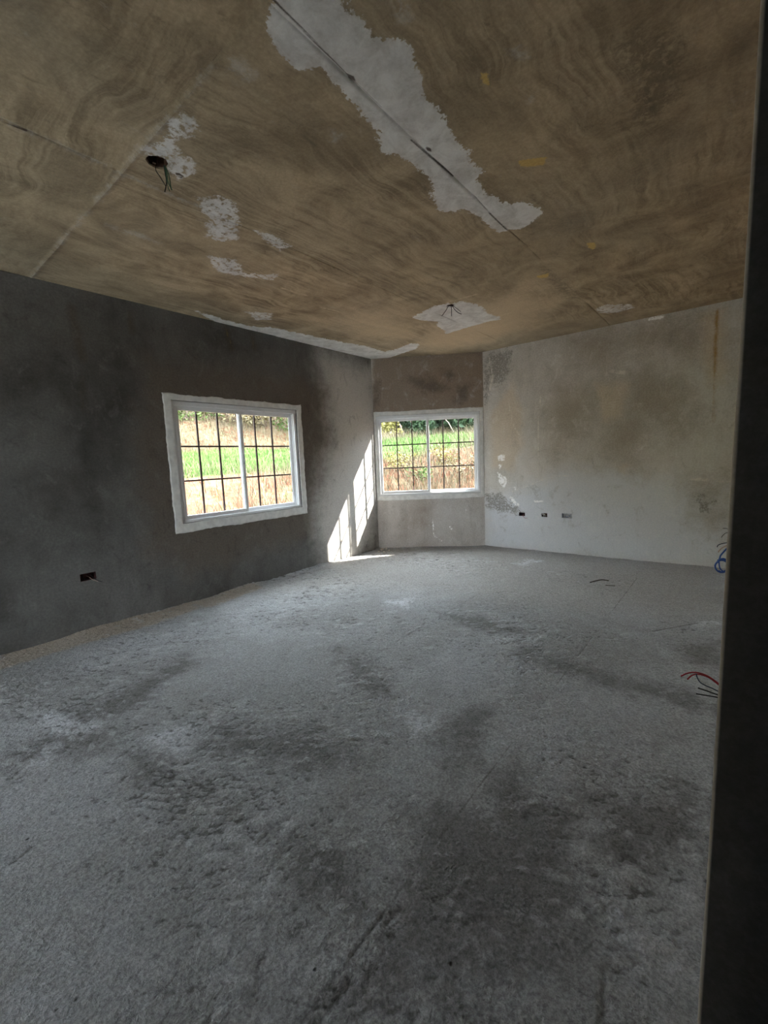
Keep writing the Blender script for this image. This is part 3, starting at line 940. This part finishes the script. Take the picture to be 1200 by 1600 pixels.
def plaster_band(name, frame, hole, widths, seed, clip=None):
    """ragged white plaster spread around the opening, a few millimetres proud, turning into the reveal"""
    u0, u1, v0, v1 = hole
    n = 60
    loop = []
    for k in range(n): loop.append((u0 + (u1 - u0) * k / n, v0, 0, -1))
    for k in range(n): loop.append((u1, v0 + (v1 - v0) * k / n, 1, 0))
    for k in range(n): loop.append((u1 - (u1 - u0) * k / n, v1, 0, 1))
    for k in range(n): loop.append((u0, v1 - (v1 - v0) * k / n, -1, 0))
    wl_, wr_, wb_, wt_ = widths
    cu_, cv_ = (u0 + u1) / 2, (v0 + v1) / 2
    verts = []
    for i, (u, v, nx, nz) in enumerate(loop):
        fu = (u - cu_) / ((u1 - u0) / 2); fv = (v - cv_) / ((v1 - v0) / 2)
        # outer edge point: same fractional place on the larger rectangle
        U = u + (wr_ if fu > 0 else wl_) * fu * (1 if abs(fu) > 0.999 or True else 0)
        V = v + (wt_ if fv > 0 else wb_) * fv
        j = 0.020 * float(fbm(u * 9 + v * 7, v * 5 - u * 3, seed, 3)) + 0.010 * float(fbm(u * 40, v * 40, seed + 3, 2))
        U += nx * j * (0.4 if clip else 1); V += nz * j
        if clip:
            U = min(max(U, clip[0]), clip[1])
        t = 0.0045 + 0.002 * float(fbm(u * 12, v * 12, seed + 9, 2))
        verts += [(u, 0.03, v), (u, -t, v), (u + (U - u) * 0.85, -t, v + (V - v) * 0.85), (U, -0.0003, V), (U, 0.004, V)]
    m_ = len(loop); faces = []
    for i in range(m_):
        j = (i + 1) % m_
        for k in range(4):
            faces.append((i * 5 + k, j * 5 + k, j * 5 + k + 1, i * 5 + k + 1))
    return structure(mesh_obj(name, verts, faces, M_WHITE, None, False, frame.m))


plaster_band('trim_1', F_LEFT, WIN_L, (0.075, 0.075, 0.085, 0.060), 5)
plaster_band('trim_2', F_BAY, WIN_B, (0.027, 0.048, 0.065, 0.055), 8, clip=(0.002, BL - 0.003))


# ------------------------------------------------------------------ electrical boxes and wires
def frame_box(name, frame, pk, mat, label, extra=None, group=None):
    u0, u1, v0, v1, dep = pk
    m = frame.m @ Matrix.Translation(((u0 + u1) / 2, 0, v0))
    r = tag(empty(name, m), label, 'outlet box', group)
    w, h = u1 - u0, v1 - v0
    t = 0.0025; b = MB()
    e = 0.0008
    x0, x1, z0, z1 = -w / 2 + e, w / 2 - e, e, h - e
    ya, yb = 0.004, dep - e
    b.box(x0, x0 + t, ya, yb, z0, z1); b.box(x1 - t, x1, ya, yb, z0, z1)
    b.box(x0 + t, x1 - t, ya, yb, z0, z0 + t); b.box(x0 + t, x1 - t, ya, yb, z1 - t, z1)
    b.box(x0 + t, x1 - t, yb - t, yb, z0 + t, z1 - t)
    b.build('box', mat, r)
    for zc in (z0 + 0.008, z1 - 0.008):
        MB().box(-0.005, 0.005, ya, ya + 0.003, zc - 0.004, zc + 0.004).build('mounting_ear', mat, r)
    return r, w, h


def wire(parent, pts, mat, r=0.0019, name='wire'):
    return MB().tube(smooth_curve(pts, 6), r, 6).build(name, mat, parent, True)


bx, w, h = frame_box('outlet_box', F_LEFT, PK_L, M_BROWNBOX, 'open dark outlet box with stray wires, low in the wall beside the window')
wire(bx, [(0.00, 0.05, 0.030), (0.01, 0.01, 0.022), (0.02, -0.02, 0.005), (0.045, -0.030, -0.012), (0.055, -0.03, -0.018)], M_PVC, 0.002)
wire(bx, [(0.03, 0.05, 0.030), (0.035, 0.01, 0.018), (0.05, -0.02, -0.006), (0.075, -0.03, -0.024), (0.085, -0.03, -0.030)], M_BLACK, 0.002)
wire(bx, [(-0.03, 0.05, 0.030), (-0.03, 0.02, 0.024), (-0.02, 0.0, 0.015), (0.0, -0.005, 0.012)], M_BLACK, 0.002)

bx, w, h = frame_box('outlet_box', F_FAR, PK_R[0], M_BROWNBOX, 'dark red outlet box with loose wires, nearest the corner window wall')
wire(bx, [(-0.01, 0.05, 0.03), (-0.03, -0.005, 0.020), (-0.06, -0.02, 0.010), (-0.085, -0.015, 0.0)], M_DBLUE, 0.002)
wire(bx, [(0.0, 0.05, 0.02), (0.02, -0.01, 0.000), (0.05, -0.02, -0.022), (0.085, -0.02, -0.018)], M_RED, 0.002)
wire(bx, [(0.0, 0.05, 0.03), (-0.01, -0.005, 0.05), (-0.03, -0.01, 0.075), (-0.05, -0.008, 0.09)], M_BLACK, 0.002)
bx, w, h = frame_box('outlet_box', F_FAR, PK_R[1], M_RUSTY, 'small open outlet box holding a folded white cable, middle of three')
wire(bx, [(-0.02, 0.05, 0.02), (-0.022, 0.0, 0.036), (-0.012, -0.010, 0.040), (0.004, -0.006, 0.034), (0.006, 0.010, 0.020), (0.0, 0.04, 0.015)], M_WWIRE, 0.006)
wire(bx, [(-0.028, 0.05, 0.03), (-0.036, -0.006, 0.034), (-0.046, -0.010, 0.032)], M_DBLUE, 0.002)
wire(bx, [(0.01, 0.05, 0.01), (-0.004, -0.003, 0.018), (-0.018, -0.012, 0.02)], M_WWIRE, 0.004)
bx, w, h = frame_box('outlet_box', F_FAR, PK_R[2], M_STEEL, 'wide galvanised outlet box with blue wires, farthest from the corner window wall')
wire(bx, [(-0.02, 0.05, 0.04), (-0.01, 0.012, 0.045), (0.02, 0.004, 0.04), (0.05, 0.02, 0.03)], M_STEEL, 0.004)
wire(bx, [(-0.03, 0.05, 0.02), (-0.01, 0.012, 0.012), (0.02, 0.006, 0.020), (0.04, 0.03, 0.03)], M_BLUE, 0.003)
wire(bx, [(0.0, 0.05, 0.02), (0.01, 0.008, 0.03), (0.03, 0.004, 0.012), (0.05, 0.01, 0.010)], M_WWIRE, 0.003)


def ceiling_box(jb, r, label):
    """octagonal box up in the slab; local z up, origin at the ceiling surface"""
    m = Matrix.Translation((jb[1], jb[0], H))
    root = tag(empty('ceiling_box', m), label, 'junction box', 'open boxes in the ceiling')
    b = MB(); n = 8
    ro, ri = r * 0.90, r * 0.86
    A = [(math.cos((k + .5) * math.pi / 4), math.sin((k + .5) * math.pi / 4)) for k in range(n)]
    z0, z1, z2 = 0.004, 0.050, 0.053
    v = [(c * ro, s * ro, z0) for c, s in A] + [(c * ro, s * ro, z2) for c, s in A] + [(c * ri, s * ri, z1) for c, s in A] + [(c * ri, s * ri, z0) for c, s in A]
    f = []
    for k in range(n):
        q = (k + 1) % n
        f += [(k, q, n + q, n + k), (2 * n + k, 2 * n + q, 3 * n + q, 3 * n + k), (3 * n + k, 3 * n + q, q, k)]
    f += [tuple(range(n, 2 * n)), tuple(range(3 * n - 1, 2 * n - 1, -1))]
    b.add(v, f).build('box', M_RUSTY, root)
    for sgn in (-1, 1):
        MB().box(sgn * r * 0.62 - 0.006, sgn * r * 0.62 + 0.006, -0.006, 0.006, 0.008, 0.011).build('mounting_ear', M_RUSTY, root)
    return root


def px_wire(root, jb, pts, mat, r=0.0022, plane=None):
    """wire drawn through picture points, hanging in a vertical plane through the box facing the room"""
    inv = root.matrix_world.inverted()
    o = np.array([jb[1], jb[0], H])
    nrm = np.array([CF[0], CF[1], 0.0]); nrm /= np.linalg.norm(nrm)
    out = []
    for k, (q, off) in enumerate(pts):
        d = ray(q); t = ((o + nrm * off - EYE) @ nrm) / (d @ nrm)
        p = EYE + d * t
        out.append(tuple(inv @ Vector(p)))
    return MB().tube(smooth_curve(out, 6), r, 6).build('wire', mat, root, True)


j1 = ceiling_box(JB1, 0.052, 'open rusty ceiling box with green wires hanging from it')
px_wire(j1, JB1, [((243, 258), 0.0), ((244, 267), -0.01), ((250, 276), -0.01), ((259, 291), 0.0)], M_BLACK, 0.0017)
px_wire(j1, JB1, [((256, 259), 0.01), ((258, 270), 0.0), ((260, 285), 0.0), ((257.5, 300), -0.01)], M_BLACK, 0.0024)
px_wire(j1, JB1, [((257, 258), 0.01), ((262, 268), 0.0), ((265, 280), 0.01), ((267, 295), 0.01)], M_GREEN, 0.0022)
px_wire(j1, JB1, [((258, 259), 0.0), ((261, 272), -0.01), ((263, 285), -0.01), ((268.5, 297), -0.02)], M_GREEN, 0.0022)
px_wire(j1, JB1, [((257, 259), -0.01), ((259.5, 272), -0.02), ((262, 290), -0.02), ((265, 299), -0.02)], M_GREEN, 0.0018)
j2 = ceiling_box(JB2, 0.045, 'open ceiling box with black wires in a round white plaster patch')
px_wire(j2, JB2, [((701, 477), 0.0), ((698, 483), 0.0), ((694, 489), -0.01), ((690, 494), -0.02)], M_BLACK, 0.0028)
px_wire(j2, JB2, [((705, 477), 0.0), ((705.5, 484), -0.01), ((705.5, 494), -0.02)], M_BLACK, 0.0028)
px_wire(j2, JB2, [((706, 477), 0.0), ((710, 483), 0.0), ((715, 488), -0.01), ((721, 491), -0.02)], M_BLACK, 0.0028)
px_wire(j2, JB2, [((706, 477), 0.02), ((712, 481), 0.0), ((720, 487), 0.02)], M_BLACK, 0.0022)


# wires out of the boxes in the right wall (the boxes themselves are round the corner)
def side_wires(name, y, z, label, cat):
    m = F_RIGHT.m @ Matrix.Translation((D - y, 0, z))
    r = tag(empty(name, m), label, cat)
    b = MB(); t = 0.003
    b.box(-0.05, 0.05, -0.006, -0.002, -0.03, -0.027); b.box(-0.05, 0.05, -0.006, -0.002, 0.027, 0.03)
    b.box(-0.05, -0.047, -0.006, -0.002, -0.027, 0.027); b.box(0.047, 0.05, -0.006, -0.002, -0.027, 0.027)
    b.box(-0.047, 0.047, -0.0035, -0.0015, -0.027, 0.027)
    b.build('box_rim', M_STEEL, r)
    return r


def at_y(root, q, y):
    d = ray(q); p = EYE + d * (y / d[1])
    return tuple(root.matrix_world.inverted() @ Vector(p))


sw1 = side_wires('wire_bundle', 1.62, 0.52, 'red and dark blue wires sticking out past the dark wall end', 'wires')
for pts, mat, rr in [
    ([(1150, 1092), (1128, 1074), (1112, 1060), (1098, 1053), (1085, 1050.5), (1074, 1052), (1064, 1056.5)], M_RED, 0.0022),
    ([(1150, 1095), (1128, 1076), (1112, 1061.5), (1100, 1055.5), (1088, 1053.5), (1080, 1056), (1074, 1061.5)], M_RED, 0.0022),
    ([(1150, 1100), (1128, 1085), (1116, 1077), (1102, 1071), (1094, 1066), (1090, 1060), (1088, 1053.5)], M_DBLUE, 0.0017),
    ([(1150, 1098), (1128, 1088), (1115, 1083.5), (1103, 1079), (1091, 1075)], M_BLACK, 0.0022),
    ([(1150, 1096), (1128, 1091), (1113, 1088), (1100, 1086), (1088, 1084)], M_BLACK, 0.0022)]:
    n = len(pts)
    P = [at_y(sw1, q, 1.62 - 0.012 * k) for k, q in enumerate(pts)]
    MB().tube(smooth_curve([(P[0][0], -0.003, P[0][2])] + P[1:], 6), rr, 6).build('wire', mat, sw1, True)

YC = 4.05
sw2 = side_wires('wire_coil', YC, 0.60, 'coil of bright blue wire hanging low near the far corner', 'wires')


def coil_wire(pts, mat, rr, dy=0.0):
    P = [at_y(sw2, q, YC - dy) for q in pts]
    MB().tube(smooth_curve(P, 8), rr, 6).build('wire', mat, sw2, True)


def ell(cx, cy, rx, ry, a0, a1, n=14, rot=-0.2):
    out = []
    for k in range(n + 1):
        a = math.radians(a0 + (a1 - a0) * k / n)
        x, y = rx * math.cos(a), ry * math.sin(a)
        out.append((cx + x * math.cos(rot) - y * math.sin(rot), cy + x * math.sin(rot) + y * math.cos(rot)))
    return out


coil_wire([(1148, 848), (1140, 853), (1132, 861), (1126, 868), (1124, 874)] + ell(1128, 884, 10.5, 10.5, 200, -120, 16), M_BLUE, 0.0055, 0.02)
coil_wire(ell(1127.5, 884.5, 10.0, 9.0, -60, 300, 18), M_BLUE, 0.0055, 0.04)
coil_wire([(1124, 872), (1123.5, 880), (1125, 888), (1130, 893)], M_BLUE, 0.005, 0.03)
coil_wire(ell(1129, 883, 8.5, 10.5, -170, 120, 16, 0.2), M_BLUE, 0.004, 0.05)
coil_wire([(1148, 846), (1138, 847.5), (1128, 849.5), (1122, 852), (1120.5, 855)], M_DBLUE, 0.003)
coil_wire([(1148, 848), (1140, 851), (1132, 854), (1126, 858), (1122, 863)], M_PVC, 0.004)
coil_wire([(1148, 832), (1141, 831.5), (1134, 833), (1130, 836), (1127, 840)], M_BLACK, 0.002)
coil_wire([(1148, 831), (1141, 828.5), (1136, 826), (1129, 825.5)], M_BLACK, 0.0018)

# ------------------------------------------------------------------ small litter on the floor
rnd = random.Random(3)


def crumb(px, r, label, group, k):
    u, v = F_FLOOR.uv(px)
    vv, ff = [], []
    rr = random.Random(k)
    n = 7
    for lvl, (zr, s) in enumerate(((0.0, 0.8), (0.5, 1.0), (0.9, 0.55))):
        for q in range(n):
            a = 2 * math.pi * q / n
            w_ = r * s * (0.7 + 0.6 * rr.random())
            vv.append((w_ * math.cos(a), w_ * math.sin(a) * 0.8, r * zr * (0.8 + 0.4 * rr.random())))
    for l in range(2):
        for q in range(n):
            ff.append((l * n + q, l * n + (q + 1) % n, (l + 1) * n + (q + 1) % n, (l + 1) * n + q))
    ff += [tuple(range(n - 1, -1, -1)), tuple(2 * n + q for q in range(n))]
    o = mesh_obj('mortar_crumb', vv, ff, M_CRUMB)
    dz = float(floor_disp(np.array([[u]]), np.array([[v]]))[0, 0])
    o.location = (u, v, dz - 0.003)
    o.rotation_euler = (0, 0, rr.random() * 6)
    tag(o, label, 'rubble', group)


for k, (q, r) in enumerate([((597, 859), 0.035), ((603, 858), 0.025), ((592, 862), 0.02), ((608, 860), 0.018), ((600, 862), 0.015)]):
    crumb(q, r, 'crumb of mortar lying in the corner below the corner window', 'mortar crumbs in the corner', k)


def twig(pts, r, label):
    P = []
    for q in pts:
        u, v = F_FLOOR.uv(q)
        P.append(np.array((u, v, float(floor_disp(np.array([[u]]), np.array([[v]]))[0, 0]) + r)))
    base = P[0].copy()
    n = len(P)
    o = MB().tube(smooth_curve([p - base for p in P], 5), r, 6).build('twig', M_TWIG, None, True)
    o.location = base
    tag(o, label, 'twig')


twig([(922, 910), (932, 907.5), (941, 906), (951, 907.5)], 0.0045, 'curved dark twig lying on the floor toward the far wall')
twig([(946, 914.5), (953, 915), (961, 915.5)], 0.0035, 'short straight dark stick on the floor beside the curved twig')

# ------------------------------------------------------------------ outdoors: the hillside
P_R = np.array([0, 4.6, 5.0, 9.0, 12.0, 19.0, 21.0, 26.0, 45.0, 90.0])
P_L = np.array([-.35, -.35, -.25, .40, 1.10, 2.00, 3.3, 5.3, 10.0, 24.0])
P_R2 = np.array([0, 5.8, 6.4, 9.0, 9.8, 11.6, 20.5, 27.0, 45.0, 90.0])
P_B = np.array([-.35, -.35, -.25, .45, .75, 1.58, 2.40, 3.0, 9.5, 24.0])


def ground_z(x, y):
    x = np.asarray(x, float); y = np.asarray(y, float)
    r = np.hypot(x - 4.09, y); az = np.degrees(np.arctan2(x - 4.09, y))
    t = np.clip((az + 52) / 12, 0, 1); t = t * t * (3 - 2 * t)
    rr = r + 1.1 * fbm(x * 0.22, y * 0.22, 15, 3) * np.clip((r - 7) / 4, 0, 1)
    # in the left view the grass terrace drops away to the right
    za = np.interp(rr - 0.06 * (az + 58), P_R, P_L); zb = np.interp(rr - 0.03 * (az + 33), P_R2, P_B)
    z = za * (1 - t) + zb * t
    z += 0.30 * fbm(x * 0.7, y * 0.7, 25, 4) * np.clip((r - 6.5) / 5, 0, 1)
    # bare ground round the rest of the house
    return np.where((x > -0.4) & (y < D + 0.4), -0.30, z)


def in_house(x, y):
    return (x > -T - 0.02) & (x < HALL + T + 0.02) & (y > REAR - T - 0.02) & (y < D + T + 0.02)


def zone(x, y):
    """-1 bare red soil with straw, 0..1 = green grass"""
    r = np.hypot(x - 4.09, y); az = np.degrees(np.arctan2(x - 4.09, y))
    rr = r + 1.1 * fbm(x * 0.22, y * 0.22, 15, 3) * np.clip((r - 7) / 4, 0, 1)
    n = fbm(x * 0.5, y * 0.5, 66, 3)
    ra = rr - 0.06 * (az + 58) + 2.0 * n; rb = rr - 0.03 * (az + 33) + 1.5 * n
    t = np.clip((az + 52) / 12, 0, 1)
    ga = np.clip((ra - 11.8) / 0.8, 0, 1) * np.clip((18.4 - ra) / 1.0, 0, 1)
    gb = np.clip((rb - 11.4) / 0.5, 0, 1) * np.clip((23 - rb) / 2, 0, 1) * np.clip(0.75 + 2 * n, 0, 1)
    return ga * (1 - t) + gb * t


def straw_zone(x, y):
    r = np.hypot(x - 4.09, y); az = np.degrees(np.arctan2(x - 4.09, y))
    return np.clip((r - 12) / 4, 0, 1) * np.where(az < -46, 1.0, 0.4) + 0.35 * (az > -46) * (r < 12)


gx = np.concatenate([np.linspace(-80, -22, 24)[:-1], np.linspace(-22, 8, 140), np.linspace(8, 60, 22)[1:]])
gy = np.concatenate([np.linspace(-40, -3, 16)[:-1], np.linspace(-3, 30, 150), np.linspace(30, 90, 24)[1:]])
GX, GY = np.meshgrid(gx, gy, indexing='ij')
GZ = ground_z(GX, GY)
GZ = np.where(in_house(GX, GY), -0.30, GZ)
gv = np.stack([GX, GY, GZ], -1).reshape(-1, 3)
ny_ = len(gy)
gf = [(i * ny_ + j, (i + 1) * ny_ + j, (i + 1) * ny_ + j + 1, i * ny_ + j + 1) for i in range(len(gx) - 1) for j in range(ny_ - 1)]


def ground_mat():
    m = N('hillside_soil')
    a = m.noise(1.6, 6, 0.65); b = m.noise(7, 6, 0.7); g = m.attr('green')
    st = m.attr('straw')
    col = m.mix(m.rng(a, 0.47, 0.60), (0.095, 0.024, 0.008), (0.105, 0.062, 0.028))
    col = m.mix(m.rng(b, 0.45, 0.7, 0, 0.5), col, (0.125, 0.092, 0.052))
    col = m.mix(m.math('MULTIPLY', st, m.rng(b, 0.38, 0.56)), col, (0.115, 0.088, 0.050))
    col = m.mix(g, col, m.mix(m.rng(b, 0.3, 0.7), (0.035, 0.090, 0.011), (0.064, 0.122, 0.021)))
    nor = m.bump(b, 0.8, 0.08)
    return m.done(col, 0.95, nor)


ground = mesh_obj('ground', gv, gf, ground_mat(), None, True, None, {'green': zone(GX, GY).reshape(-1), 'straw': straw_zone(GX, GY).reshape(-1)})
structure(ground)


def blades(n, fn_pick, hmin, hmax, wid, lean, seed, name, mat, label):
    r = np.random.default_rng(seed)
    x, y = fn_pick(r, n)
    z = ground_z(x, y)
    n = len(x)
    h = hmin + (hmax - hmin) * r.random(n) ** 1.5
    a = r.random(n) * 2 * math.pi; bdir = r.random(n) * 2 * math.pi
    w = wid * (0.6 + 0.8 * r.random(n))
    l = lean * h * (0.3 + r.random(n))
    p0 = np.stack([x - w * np.cos(a), y - w * np.sin(a), z - 0.02], -1)
    p1 = np.stack([x + w * np.cos(a), y + w * np.sin(a), z - 0.02], -1)
    mx, my = x + 0.4 * l * np.cos(bdir), y + 0.4 * l * np.sin(bdir)
    p2 = np.stack([mx + .6 * w * np.cos(a), my + .6 * w * np.sin(a), z + 0.6 * h], -1)
    p3 = np.stack([mx - .6 * w * np.cos(a), my - .6 * w * np.sin(a), z + 0.6 * h], -1)
    p4 = np.stack([x + l * np.cos(bdir), y + l * np.sin(bdir), z + h], -1)
    V = np.stack([p0, p1, p2, p3, p4], 1).reshape(-1, 3)
    me = bpy.data.meshes.new(name)
    me.vertices.add(len(V)); me.vertices.foreach_set('co', V.reshape(-1).astype(np.float32))
    base = np.arange(n) * 5
    quads = np.stack([base, base + 1, base + 2, base + 3], -1); tris = np.stack([base + 3, base + 2, base + 4], -1)
    me.loops.add(n * 7); me.loops.foreach_set('vertex_index', np.concatenate([quads.reshape(-1), tris.reshape(-1)]).astype(np.int32))
    me.polygons.add(2 * n)
    me.polygons.foreach_set('loop_start', np.concatenate([np.arange(n) * 4, 4 * n + np.arange(n) * 3]).astype(np.int32))
    at = me.attributes.new('tone', 'FLOAT', 'POINT'); at.data.foreach_set('value', np.repeat(r.random(n), 5).astype(np.float32))
    me.update(calc_edges=True); me.validate()
    me.materials.append(mat)
    o = bpy.data.objects.new(name, me); COL.objects.link(o)
    o['kind'] = 'stuff'
    tag(o, label, 'grass')
    return o


def grass_mat(name, c0, c1, c2):
    m = N(name)
    t = m.attr('tone')
    col = m.mix(m.rng(t, 0.0, 0.6), c0, c1); col = m.mix(m.rng(t, 0.75, 1.0), col, c2)
    return m.done(col, 0.8)


M_STRAW = grass_mat('dry_straw', (0.065, 0.048, 0.024), (0.109, 0.090, 0.057), (0.041, 0.019, 0.010))
M_GRASS = grass_mat('green_grass', (0.027, 0.071, 0.009), (0.052, 0.104, 0.016), (0.093, 0.114, 0.032))


def sector(r, n, r0, r1, a0=-75, a1=-14, p=1.0):
    d = r0 + (r1 - r0) * r.random(n) ** p
    a = np.radians(a0 + (a1 - a0) * r.random(n))
    x = 4.09 + d * np.sin(a); y = d * np.cos(a)
    k = ~((x > -0.55) & (y < D + 0.4)) & ~(x * -by_ + (y - Y1) * bx_ < 0.6)
    return x[k], y[k]


def pick_dry(r, n):
    x, y = sector(r, n, 5.5, 30)
    rr = np.hypot(x - 4.09, y); az = np.degrees(np.arctan2(x - 4.09, y))
    g = zone(x, y); c = fbm(x * 0.9, y * 0.9, 77, 3)
    # sparse on the red soil near the dark-wall window, thick on the banks
    dens = np.where((rr < 12) & (az < -45), 0.12 + 1.5 * c, np.where(rr < 12, 0.6 + 1.6 * c, 0.9)) * (1 - 0.93 * g)
    k = r.random(len(x)) < dens
    return x[k], y[k]


def pick_green(r, n):
    x, y = sector(r, n, 9, 26)
    k = r.random(len(x)) < zone(x, y) + 0.05
    return x[k], y[k]


blades(150000, pick_dry, 0.08, 0.50, 0.006, 0.7, 1, 'dry_grass', M_STRAW, 'tangled dry straw coloured grass covering the banks outside the windows')
blades(110000, pick_green, 0.04, 0.16, 0.008, 0.5, 2, 'green_grass', M_GRASS, 'bright green grass on the terraces between the dry banks')


# shrubs and trees on the hill
def leaf_mat(name, c0, c1):
    m = N(name)
    t = m.attr('tone')
    return m.done(m.mix(t, c0, c1), 0.7)


M_LEAF = [leaf_mat('leaf_dark', (0.011, 0.025, 0.011), (0.030, 0.051, 0.022)), leaf_mat('leaf_fresh', (0.030, 0.066, 0.011), (0.077, 0.113, 0.027)),
          leaf_mat('leaf_dry', (0.089, 0.066, 0.030), (0.149, 0.125, 0.066)), leaf_mat('leaf_yellow', (0.125, 0.107, 0.024), (0.172, 0.155, 0.048))]
M_BARK = plain('bark', (0.16, 0.12, 0.09), 0.9, var=0.3)


def shrub(name, x, y, hgt, rad, kind, label, cat, group=None, n=1300, leaf=0.07, trunk=0.25, seed=0):
    z = float(ground_z(np.array(x), np.array(y)))
    root = tag(empty(name, Matrix.Translation((x, y, z - 0.05))), label, cat, group)
    r = np.random.default_rng(100 + seed)
    # lumps of foliage
    nl = 9
    lc = np.stack([(r.random(nl) - .5) * rad * 1.3, (r.random(nl) - .5) * rad * 1.3, hgt * (trunk + (0.95 - trunk) * r.random(nl))], -1)
    lr = rad * (0.35 + 0.35 * r.random(nl))
    k = r.integers(0, nl, n)
    d = r.normal(size=(n, 3)); d /= np.linalg.norm(d, axis=1)[:, None]
    P = lc[k] + d * (lr[k] * r.random(n) ** 0.4)[:, None]
    P[:, 2] = np.maximum(P[:, 2], 0.02)
    a = r.normal(size=(n, 3)); a /= np.linalg.norm(a, axis=1)[:, None]
    b = np.cross(a, r.normal(size=(n, 3))); b /= np.linalg.norm(b, axis=1)[:, None]
    s = leaf * (0.6 + 0.8 * r.random(n))[:, None]
    V = np.stack([P - a * s, P + b * s * .45, P + a * s, P - b * s * .45], 1).reshape(-1, 3)
    F = [(4 * i, 4 * i + 1, 4 * i + 2, 4 * i + 3) for i in range(n)]
    mesh_obj('foliage', V, F, M_LEAF[kind], root, False, None, {'tone': np.repeat(r.random(n), 4)})
    st = MB()
    for q in range(4):
        c = lc[q]
        st.tube(smooth_curve([(0.03 * q - .05, 0.03 * (q % 2), -0.05), (c[0] * .4, c[1] * .4, c[2] * .55), tuple(c)], 4), [0.05 * rad * (1 - .07 * i) for i in range(9)], 5)
    st.build('stem', M_BARK, root, True)


def polar(r, az):
    a = math.radians(az)
    return 4.09 + r * math.sin(a), r * math.cos(a)


TREES = [
    (22.0, -41.3, 3.2, 1.25, 0, 'dense dark bush on the skyline behind the grass terrace, seen past the corner window frame'),
    (24.8, -38.0, 4.0, 1.25, 0, 'broad dark green tree beyond the corner window, behind the yellow bush'),
    (22.0, -34.8, 3.4, 1.25, 0, 'dark green tree beyond the corner window, near its middle stile'),
    (24.8, -31.6, 4.2, 1.25, 0, 'large dark tree beyond the corner window, above the bright green slope'),
    (22.0, -28.4, 3.5, 1.25, 0, 'dark tree beyond the corner window, behind the leaning bare branches'),
    (24.8, -25.2, 4.0, 1.25, 0, 'dark tree beyond the corner window, toward the far wall'),
    (22.0, -44.6, 4.0, 1.25, 0, 'dark tree on the hill between the two windows'),
]
for k, (r_, az, hg, rd, kd, lb) in enumerate(TREES):
    x, y = polar(r_, az)
    shrub('hill_tree', x, y, hg, rd, kd, lb, 'tree', 'trees along the top of the hill', n=4200, leaf=0.15, trunk=0.03, seed=k)
SHRUBS = [
    (19.6, -38.2, 0.95, 0.55, 3, 'yellow green bush at the top of the terrace beyond the corner window'),
    (20.9, -63.2, 1.4, 1.0, 1, 'fresh green bush on the dry bank beyond the dark-wall window, farthest from the corner window'),
    (21.4, -60.3, 1.0, 0.9, 1, 'low green bush on the dry bank beyond the dark-wall window, between fresh and straw bushes'),
    (20.9, -57.6, 1.0, 1.1, 2, 'straw coloured bush on the dry bank beyond the dark-wall window'),
    (20.6, -53.9, 1.0, 1.0, 2, 'dry brown bush on the bank beyond the dark-wall window, beside a green one'),
    (20.4, -51.0, 1.5, 0.9, 1, 'green bush on the bank beyond the dark-wall window, closest to the corner window'),
    (26.0, -64.5, 2.4, 1.6, 1, 'tall green bush above the dry bank beyond the dark-wall window'),
    (10.4, -37.0, 0.32, 0.40, 3, 'yellow weed clump on the steep bank below the yellow green bush'),
    (10.6, -31.6, 0.32, 0.40, 3, 'yellowish weed clump on the steep bank beside the dry brown clump'),
    (10.2, -28.4, 0.34, 0.42, 2, 'dry brown weed clump on the steep bank by the far edge of the corner window'),
    (9.9, -34.6, 0.26, 0.32, 1, 'green weed clump low on the steep bank outside the corner window'),
]
for k, (r_, az, hg, rd, kd, lb) in enumerate(SHRUBS):
    x, y = polar(r_, az)
    shrub('hill_shrub', x, y, hg, rd, kd, lb, 'bush', 'bushes on the hillside', n=900 if r_ > 15 else 320, leaf=0.075 if r_ > 15 else 0.035, trunk=0.1, seed=40 + k)
# bare fallen branches at the foot of the trees
for k, (a, b, lb) in enumerate([((19.8, -36.2), (20.6, -37.4), 'pale bare branch leaning beside the yellow bush'), ((20.8, -29.6), (21.2, -31.4), 'pale bare branch leaning on the slope under the dark trees')]):
    xa, ya = polar(*a); xb, yb_ = polar(*b)
    za = float(ground_z(np.array(xa), np.array(ya))); zb_ = float(ground_z(np.array(xb), np.array(yb_)))
    o = MB().tube([(0, 0, -0.05), ((xb - xa) * .5, (yb_ - ya) * .5, (zb_ - za) * .5 + .55), (xb - xa, yb_ - ya, zb_ - za + 0.9)], [0.03, 0.024, 0.012], 6).build('fallen_branch', plain('pale_wood', (0.20, 0.165, 0.13), 0.8), None, True)
    o.location = (xa, ya, za)
    tag(o, lb, 'branch')
